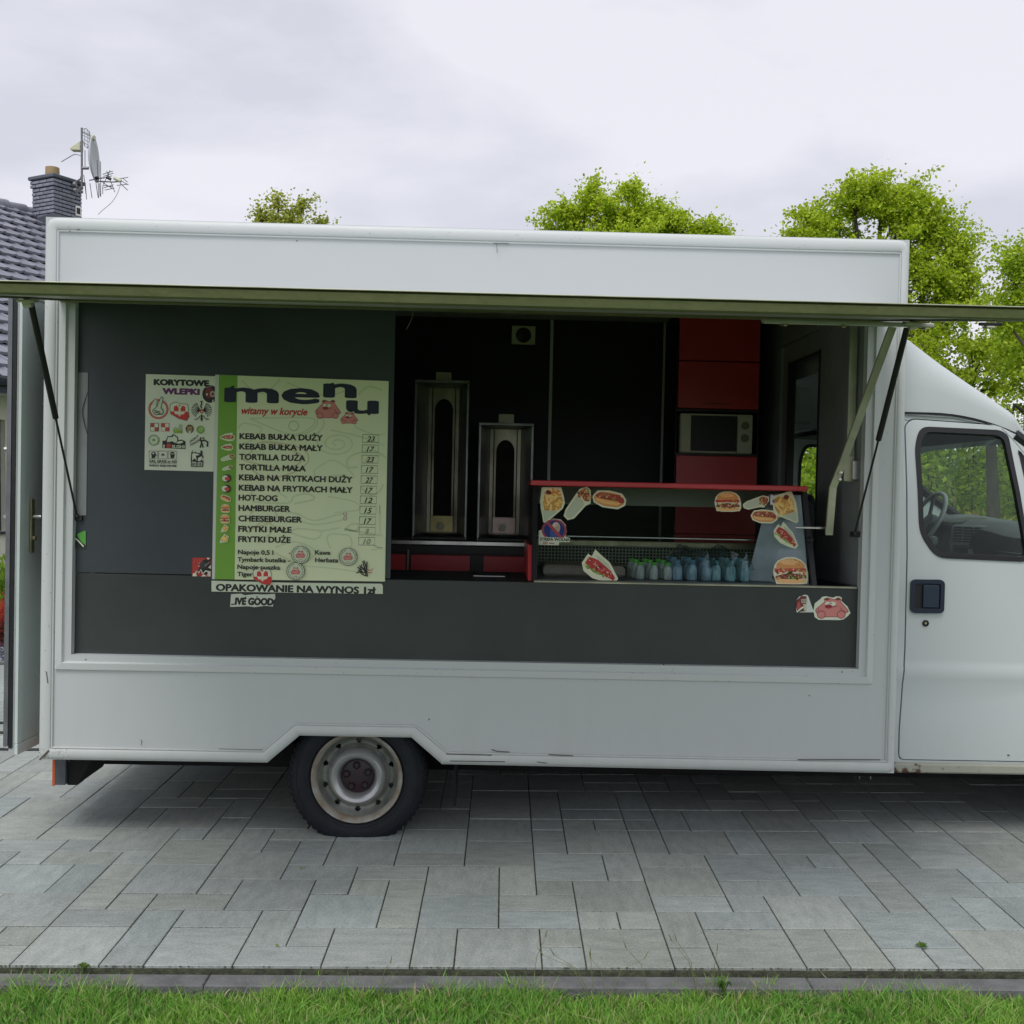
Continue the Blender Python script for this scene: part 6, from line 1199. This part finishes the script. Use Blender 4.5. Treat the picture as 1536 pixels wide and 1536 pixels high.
# gutter, fascia, soffit
gz = EZ - EV * PT + .10
gt = MB(); V = []; n_ = 9
for x in (WX0 - .3, WX1 + .3):
    for k in range(n_): a = math.pi * k / (n_ - 1); V.append((x, -EV - .075 - .065 * math.cos(a) , gz - .065 * math.sin(a)))
gt.add(V, [(k, k + 1, n_ + k + 1, n_ + k) for k in range(n_ - 1)]); gt.build('gutter', M_gut, house, recalc=False, smooth=True)
box('fascia', M_gut, house, WX0 - .3, WX1 + .3, -EV - .005, -EV + .02, gz - .16, gz + .02, 0); box('soffit', M_white, house, WX0 - .3, WX1 + .3, -EV + .021, -.002, gz - .16, gz - .145, 0)
# chimney
ch = bpy.data.objects.new('chimney', None); COL.objects.link(ch); ch.parent = house
cx, cy = 5.25, RB - .42; CZ = 7.36; CW, CD = .33, .31
ch.matrix_basis = Matrix.Translation((cx, cy, 0))
M_brick = mat('dark_clinker', (.20, .215, .27), .6, 0, 0, 9, .2, 70, col2=(.27, .285, .35), rnd=.22, coord='Object'); M_mort = mat('dark_mortar', (.012, .014, .022), .95)
box('chimney_core', M_mort, ch, -CW + .012, CW - .012, -CD + .012, CD - .012, 5.6, CZ, 0)
bw, bh = .20, .055; BMm = MB().box(0, bw, 0, .10, 0, bh, .004); BME = mesh(BMm.v, BMm.f, 'brick'); BME.materials.append(M_brick)
BMs = MB().box(0, bw * .5, 0, .10, 0, bh, .004); BMS = mesh(BMs.v, BMs.f, 'brick'); BMS.materials.append(M_brick)
row = 0; z = CZ - .074
while z > 5.75:
    corb = .022 if row < 2 else 0
    for ax, ln, base in (('f', 2 * CW, (-CW - corb, -CD - corb)), ('r', 2 * CD, (CW + corb, -CD - corb)), ('l', 2 * CD, (-CW - corb, -CD - corb))):
        L_n = ln + 2 * corb; off = 0; k = 0
        while off < L_n - .02:
            half = (k == 0 and row % 2 == 1); wdt = bw * .5 if half else min(bw, L_n - off)
            o = bpy.data.objects.new('brick', BMS if half else BME); COL.objects.link(o); o.parent = ch
            sx = 1 if half else wdt / bw
            if ax == 'f': M_ = Matrix.Translation((base[0] + off, base[1] + random.uniform(-.003, .002), z))
            elif ax == 'r': M_ = Matrix.Translation((base[0] + random.uniform(-.002, .003) - .0, base[1] + off + .002, z + .0005)) @ Matrix.Rotation(R(90), 4, 'Z')
            else: M_ = Matrix.Translation((base[0] + .10 + random.uniform(-.002, .003), base[1] + off + .002, z + .0009)) @ Matrix.Rotation(R(90), 4, 'Z')
            o.matrix_basis = M_ @ Matrix.Diagonal((sx * .97, 1, 1, 1)); off += wdt + .006; k += 1
    row += 1; z -= .074
MB().box(-CW - .05, CW + .05, -CD - .05, CD + .05, CZ, CZ + .075, .015).build('chimney_cap', mat('cap_slab', (.11, .12, .15), .6, 0, .15, 8), ch)
MB().lathe([(.13, 0), (.135, .01), (.13, .24), (.115, .245), (.11, .1), (0, .1)], (-.02, .10, CZ + .076), 'z', 28).build('chimney_pot', mat('clay_pot', (.42, .31, .16), .7, 0, .1, 9), ch, smooth=True)
box('vent_grille', M_steel, ch, CW - .16, CW - .02, -CD - .012, -CD - .004, CZ - .62, CZ - .42, .003); box('vent_hole', M_black, ch, CW - .13, CW - .05, -CD - .018, -CD - .0125, CZ - .58, CZ - .46, 0)
MB().hexa([(-CW - .05, -CD - .30, EZ + (cy - CD - .30) * PT + .12), (CW + .05, -CD - .30, EZ + (cy - CD - .30) * PT + .12), (CW + .05, CD, EZ + (cy + CD) * PT + .0), (-CW - .05, CD, EZ + (cy + CD) * PT + .0), (-CW - .05, -CD - .28, EZ + (cy - CD - .28) * PT + .17), (CW + .05, -CD - .28, EZ + (cy - CD - .28) * PT + .17), (CW + .05, -CD - .02, EZ + (cy - CD) * PT + .50), (-CW - .05, -CD - .02, EZ + (cy - CD) * PT + .50)]).build('lead_flashing', mat('lead', (.10, .11, .13), .5, .3), ch)
# mast with aerials, fixed to the chimney
HW = H @ Matrix.Translation((cx, cy, 0)); mb_ = HW @ Vector((CW + .12, CD - .22, 0))
def at_d(u, v, d):   # survey angles -> metres at distance d
    return Vector(((u - 768) / 1550 * d, d, 1.668 + (711 - v) / 1550 * d))
DM = 20.6
def A(u, v, dd=0): return at_d(u, v, DM + dd)
mast = empty('aerial_mast', Matrix.Identity(4), 'thin steel mast clamped to the dark brick chimney', 'mast'); 
M_galv = mat('galvanised', (.22, .22, .23), .5, .5)
MB().tube([A(126, 290), A(126.5, 203)], .022, 8).build('pole', M_galv, mast, smooth=True); MB().tube([A(116, 283), A(124, 278), A(126.2, 272)], .018, 8).build('bracket', M_galv, mast, smooth=True); MB().tube([A(120, 296), A(126, 288), A(126.3, 262)], .018, 8).build('bracket', M_galv, mast, smooth=True)
MB().lathe([(0, 0), (.05, 0), (.05, .05), (0, .05)], A(114, 286), 'x', 12).build('clamp', M_galv, mast); MB().lathe([(0, 0), (.05, 0), (.05, .05), (0, .05)], A(115, 295), 'x', 12).build('clamp', M_galv, mast)
sd_ = empty('satellite_dish', Matrix.Identity(4), 'grey satellite dish seen edge on beside the chimney', 'satellite dish')
c0 = A(141, 249, .0); Dn = Vector((.97, .18, .03)).normalized(); e1 = Dn.cross(Vector((0, 0, 1))).normalized(); e2 = e1.cross(Dn); V = []; F = []; nn_ = 36; rings = 7
for i in range(rings + 1):
    rr = i / rings
    for k in range(nn_): a = 6.2832 * k / nn_; V.append(c0 + e1 * math.cos(a) * .43 * rr + e2 * math.sin(a) * .445 * rr + Dn * (.10 * rr * rr - .05))
for i in range(rings):
    for k in range(nn_): F.append((i * nn_ + k, i * nn_ + (k + 1) % nn_, (i + 1) * nn_ + (k + 1) % nn_, (i + 1) * nn_ + k))
rf_ = MB().add(V, F).build('reflector', mat('dish_grey', (.55, .56, .61), .5), sd_, smooth=True); so_ = rf_.modifiers.new('s', 'SOLIDIFY'); so_.thickness = .02
MB().tube([A(127, 262), A(136, 262)], .03, 8).build('dish_mount', M_galv, sd_); MB().tube([A(137, 280), A(150, 277), A(160, 276)], .012, 6).build('feed_arm', M_galv, sd_); MB().tube([A(146, 277), A(151, 276)], .035, 8).build('receiver', M_black, sd_)
gr_ = empty('grid_aerial', Matrix.Identity(4), 'curved wire grid aerial at the top of the mast', 'aerial'); mb2 = MB()
arcp = [(128, 205), (133, 204), (138, 209), (139, 216), (138, 226), (135, 233), (131, 230), (128.5, 222)]; mb2.tube([A(*q) for q in arcp], .008, 5)
for a, b in (((128, 208), (138.5, 213)), ((128, 214), (139, 219)), ((129, 219), (138, 225)), ((130, 225), (137, 229))): mb2.tube([A(*a), A(*b)], .005, 4)
for a, b in (((131, 205), (131, 230)), ((134.5, 205), (134.5, 233)), ((137, 208), (137, 228))): mb2.tube([A(*a), A(*b)], .005, 4)
tag(mb2.build('wire_grid', M_galv, gr_, recalc=False), kind='stuff'); MB().tube([A(126.3, 209), A(143, 217)], .01, 5).build('boom', M_galv, gr_); box('feed_box', M_cream, gr_, A(143, 217).x - .03, A(143, 217).x + .04, 20.55, 20.65, A(143, 221).z, A(143, 214).z, .01)
pa = empty('panel_aerial', Matrix.Identity(4), 'small cream wedge shaped panel aerial on the left of the mast', 'aerial')
P1, P2, P3, P4 = A(108.5, 232), A(109, 235), A(123.5, 235.5), A(124, 222); MB().add([P1, P2, P3, P4] + [q + Vector((.0, .16, 0)) for q in (P1, P2, P3, P4)], [(0, 1, 2, 3), (7, 6, 5, 4), (0, 4, 5, 1), (1, 5, 6, 2), (2, 6, 7, 3), (3, 7, 4, 0)]).build('housing', M_cream, pa, bevel=.01); MB().tube([A(124, 229), A(126.4, 229)], .02, 6).build('holder', M_galv, pa)
ya = empty('yagi_aerial', Matrix.Identity(4), 'spiky television aerial with many thin rods right of the dish', 'aerial')
bm_ = MB().tube([A(146, 281), A(172, 282), A(184, 281)], .014, 6).build('boom', M_galv, ya)
rods = [((157, 271), (172, 266)), ((158, 274), (173, 269)), ((158, 276), (171, 273)), ((157, 287), (172, 289)), ((158, 291), (173, 286)), ((157, 283), (172, 292)), ((160, 294), (174, 291)), ((163, 266), (175, 297)), ((168, 265), (158, 286)), ((176, 278), (195, 275)), ((178, 277), (195, 286)), ((183, 284), (194, 294)), ((178, 287), (195, 285)), ((186, 276), (194, 282)), ((131, 283), (133, 308)), ((129, 272), (132, 300)), ((138, 284), (141, 306)), ((147, 284), (150, 305)), ((149, 250), (151, 306)), ((154, 252), (154, 304)), ((152, 284), (153, 303)), ((131, 236), (131, 262)), ((157, 288), (157, 300))]
for a, b in rods: MB().tube([A(*a), A(*b)], .0075, 4).build('rod', M_galv, ya, recalc=False)
MB().tube([A(174, 276), A(184, 281)], .035, 8).build('junction_box', M_cream, ya); MB().tube([A(163, 275), A(169, 278)], .03, 8).build('clamp', M_black, ya)
o = wire('aerial_cable', [A(184, 283), A(179, 298), A(170, 312), A(156, 324), A(150, 330)], .007, M_white, None); tag(o, 'thin white aerial cable hanging down to the right of the chimney', 'cable', 'aerial cables')
o = wire('aerial_cable', [A(96, 253), A(106, 247), A(116, 242), A(125, 244)], .008, M_galv, None); tag(o, 'short dark cable arching left from the mast above the chimney', 'cable', 'aerial cables')

# ================================================================== TREES
def tree(x, y, trunk_r, fork, blobs, n_tw, per, size, cols, lab, seed, name='broadleaf_tree', lean=0.):
    """blobs: (dx, dy, z, rx, rz, weight) lobes of the crown"""
    r = np.random.default_rng(seed); nb = []
    for b in blobs:
        nb.append((b[0], b[1], b[2], b[3] * .85, b[4] * .85, b[5] * .6))
        for _ in range(5):
            d = r.normal(size=3); d /= np.linalg.norm(d); q = r.uniform(.6, 1.05); f = r.uniform(.22, .5); nb.append((b[0] + d[0] * b[3] * q, b[1] + d[1] * b[3] * q, b[2] + d[2] * b[4] * q, b[3] * f, b[4] * f * .8, b[5] * f * .42))
    main = blobs; blobs = nb
    g = empty(name, Matrix.Translation((x, y, -.075)), lab, 'tree'); tk = MB(); top = Vector((lean, 0, fork))
    pts = [Vector((0, 0, 0)), Vector((lean * .2 + .03, .02, fork * .35)), Vector((lean * .6 - .03, 0, fork * .7)), top]; tk.tube([Vector((0, 0, -.1))] + pts, [trunk_r * 1.5, trunk_r * 1.15, trunk_r, trunk_r * .9, trunk_r * .8], 14); limbs = MB(); P = []; W = np.array([b[5] for b in blobs], float); W /= W.sum()
    hubs = []
    for b in main:
        c_ = Vector((b[0], b[1], b[2] - b[4] * .35)); m1 = top.lerp(c_, .5) + Vector((r.normal() * .15, r.normal() * .15, .12)); limbs.tube([top - Vector((0, 0, .15)), m1, c_], [trunk_r * .55, trunk_r * .35, trunk_r * .16], 8); hubs.append((c_, m1))
        zt = Vector((b[0], b[1], b[2] + b[4] * .6)); limbs.tube([c_, c_.lerp(zt, .5) + Vector((r.normal() * .1, r.normal() * .1, 0)), zt], [trunk_r * .18, trunk_r * .1, .008], 6)
    k = r.choice(len(blobs), n_tw, p=W); TW = []
    for i in range(n_tw):
        b = blobs[k[i]]; d = r.normal(size=3); d /= np.linalg.norm(d); q = r.random() ** .5; tip = Vector((b[0] + d[0] * b[3] * q, b[1] + d[1] * b[3] * q, b[2] + d[2] * b[4] * q)); c_, m1 = hubs[k[i] // 6]; s0 = c_.lerp(Vector((b[0], b[1], b[2] + b[4] * .5)), r.random() * .8)
        mid = s0.lerp(tip, .55) + Vector((0, 0, .08)); 
        if q > .5 or i % 3 == 0: limbs.tube([s0, mid, tip], [.016, .010, .004], 4, cap=False)
        n = int(per * r.uniform(.3, 1.5)); t = r.random(n) ** .6; B = np.outer(1 - t, tuple(mid)) + np.outer(t, tuple(tip)) + r.normal(0, 1, (n, 3)) * np.array([.12, .12, .08]) * r.uniform(.4, 1.5); P.append(B)
        m = int(n * .45); ov = ((tip - mid).normalized() + Vector((0, 0, .25))).normalized() * r.uniform(.15, .5); t = r.random(m); P.append(np.outer(np.ones(m), tuple(tip)) + np.outer(t, tuple(ov)) + r.normal(0, .035, (m, 3)))
    tk.build('trunk', M_bark, g, smooth=True, recalc=False); tag(limbs.build('branches', M_bark, g, smooth=False, recalc=False), kind='stuff'); P = np.concatenate(P); leaf_obj('crown', [leaves(P, size, cols, seed, None, .62, .15)], g); return g
YG = ((.34, .50, .02), (.66, .78, .06)); YG2 = ((.30, .46, .02), (.60, .74, .06)); YG3 = ((.38, .54, .022), (.68, .80, .06))
tree(6.05, 17.2, .17, 2.4, [(-1.4, 0, 5.50, .34, .34, .9), (-1.05, .2, 5.95, .38, .40, 1.1), (-.5, -.2, 6.15, .48, .42, 1.5), (.0, 0, 6.35, .42, .42, 1.3), (.42, .1, 6.30, .36, .42, 1.1), (.85, 0, 5.95, .38, .42, 1.2), (1.2, 0, 5.35, .34, .45, 1.0), (1.3, .2, 4.6, .40, .55, 1.0), (.2, 0, 5.5, .95, .75, 3.2), (-.6, .2, 5.2, .8, .7, 1.8), (.9, 0, 4.1, .7, .7, 1.6), (.0, -.2, 4.3, 1.3, .8, 2.4), (.3, .2, 3.2, 1.5, .8, 2.6), (1.5, 0, 3.3, .7, .6, 1.0), (-1.0, 0, 4.0, .9, .6, 1.0)], 620, 84, (.045, .085), YG, 'large round crowned tree with yellow green leaves behind the cab', 61)
tree(6.68, 13.2, .065, 2.7, [(-.32, 0, 4.35, .26, .34, .9), (-.05, .1, 4.65, .28, .32, .9), (.45, 0, 4.55, .40, .42, 1.4), (-.45, 0, 3.85, .22, .28, .6), (.15, 0, 3.8, .50, .45, 1.4), (.8, 0, 3.7, .7, .7, 1.8), (.0, .2, 3.1, .55, .40, 1.1), (.6, 0, 2.9, .7, .45, 1.2), (-.35, 0, 2.5, .45, .30, .6), (1.0, .2, 4.7, .45, .4, .8)], 330, 66, (.038, .070), YG2, 'loose leaved tree with a visible slim trunk at the right edge', 62, lean=-.12)
tree(2.45, 22.5, .2, 3.6, [(-1.7, 0, 6.98, .22, .20, .35), (-1.25, 0, 7.3, .34, .34, .9), (-.8, .1, 7.75, .30, .40, .9), (-.45, 0, 7.35, .45, .45, 1.3), (.12, 0, 7.85, .24, .38, .6), (.15, .1, 7.3, .45, .45, 1.2), (.65, 0, 7.3, .36, .38, .8), (1.05, 0, 7.1, .42, .32, .9), (1.5, 0, 7.0, .30, .28, .6), (1.85, 0, 6.95, .26, .24, .5), (0, 0, 6.7, 1.9, .45, 3), (0, 0, 5.9, 1.8, .6, 2)], 470, 62, (.055, .100), YG3, 'bright spring green tree showing over the middle of the truck roof', 63)
tree(-4.85, 22., .13, 4.2, [(0, 0, 6.98, .34, .34, 1.3), (-.45, 0, 7.1, .13, .34, .4), (-.12, 0, 7.45, .12, .26, .35), (.30, 0, 7.25, .14, .32, .4), (.72, 0, 6.98, .13, .14, .15), (0, 0, 6.2, .9, .6, 2), (0, 0, 5.3, 1.0, .6, 1.5)], 130, 40, (.055, .095), ((.36, .40, .06), (.56, .62, .10)), 'small thin leaved tree top showing over the truck roof on the left', 64)
tree(9.4, 16., .15, 2.2, [(0, 0, 4.6, 1.5, 1.4, 3), (-1.1, 0, 3.6, 1.1, .9, 2), (1.1, 0, 3.6, 1.2, 1.0, 2), (0, 0, 2.7, 1.6, .8, 2)], 300, 85, (.06, .11), YG2, 'broad tree standing beyond the right edge behind the cab', 65)
tree(12.2, 21., .2, 3., [(0, 0, 6.0, 2.0, 1.8, 3), (-1.4, 0, 4.6, 1.4, 1.1, 2), (1.6, 0, 4.6, 1.4, 1.2, 2)], 260, 85, (.08, .14), YG, 'tall tree farthest to the right behind the others', 66)
# undergrowth seen through the cab windows
def thicket(name, lab, xr, yr, zr, n, size, cols, seed):
    g = empty(name, Matrix.Translation((0, 0, 0)), lab, 'thicket'); g['kind'] = 'stuff'; r = np.random.default_rng(seed); m = n // 40; c_ = np.stack([r.uniform(*xr, m), r.uniform(*yr, m), zr[0] + (zr[1] - zr[0]) * r.random(m) ** 1.3], 1); c_[:, 2] *= .8 + .2 * np.sin(c_[:, 0] * 1.3) + .12 * np.sin(c_[:, 0] * 3.1); P = np.repeat(c_, 40, 0) + r.normal(0, 1, (m * 40, 3)) * np.array([.20, .20, .14]); P = P[P[:, 2] > -.05]
    o = leaf_obj('undergrowth', [leaves(P, size, cols, seed, None, .55)], g); o['kind'] = 'stuff'; mb = MB()
    for k in range(90): x, y = r.uniform(*xr), r.uniform(*yr); h = r.uniform(.5, zr[1]); mb.tube([(x, y, -.08), (x + r.normal() * .1, y, h * .5), (x + r.normal() * .25, y, h)], [.02, .012, .005], 4, cap=False)
    o = mb.build('stems', M_twig, g, recalc=False); o['kind'] = 'stuff'
thicket('undergrowth', 'dense wild undergrowth of bushes and brambles beyond the cab', (.5, 13), (14.5, 20), (0, 3.1), 76000, (.07, .13), ((.26, .40, .03), (.56, .68, .07)), 71)
thicket('undergrowth', 'dry yellow brown brambles low among the green undergrowth', (1, 11), (13.2, 15.2), (0, 1.1), 14000, (.06, .11), ((.46, .38, .10), (.62, .56, .14)), 72)
for i, (x, y) in enumerate(((5.5, 11.9), (10.2, 18.5))):
    o = MB().tube([(x, y, -.1), (x + .05, y, 1.3), (x - .02, y, 2.35)], [.085, .072, .05], 10).build('bare_trunk', M_bark, None, smooth=True); tag(o, ('slim brown trunk seen through the cab window', 'bare trunk farther back in the undergrowth')[i], 'tree trunk')
thicket('hedgerow', 'far green hedgerow closing the view behind everything', (-40, 40), (38, 44), (0, 3.2), 50000, (.35, .6), ((.05, .10, .012), (.12, .18, .025)), 73)

# keep the tree at thing > part > sub-part
def level(o):
    n = 1
    while o.parent: o = o.parent; n += 1
    return n
for o in [o for o in S.objects if o.parent and level(o) > 3]:
    m = o.matrix_basis.copy(); q = o.parent
    while level(q) > 2: m = q.matrix_basis @ m; q = q.parent
    o['_m'] = 0; o.parent = q; o.matrix_basis = m; del o['_m']
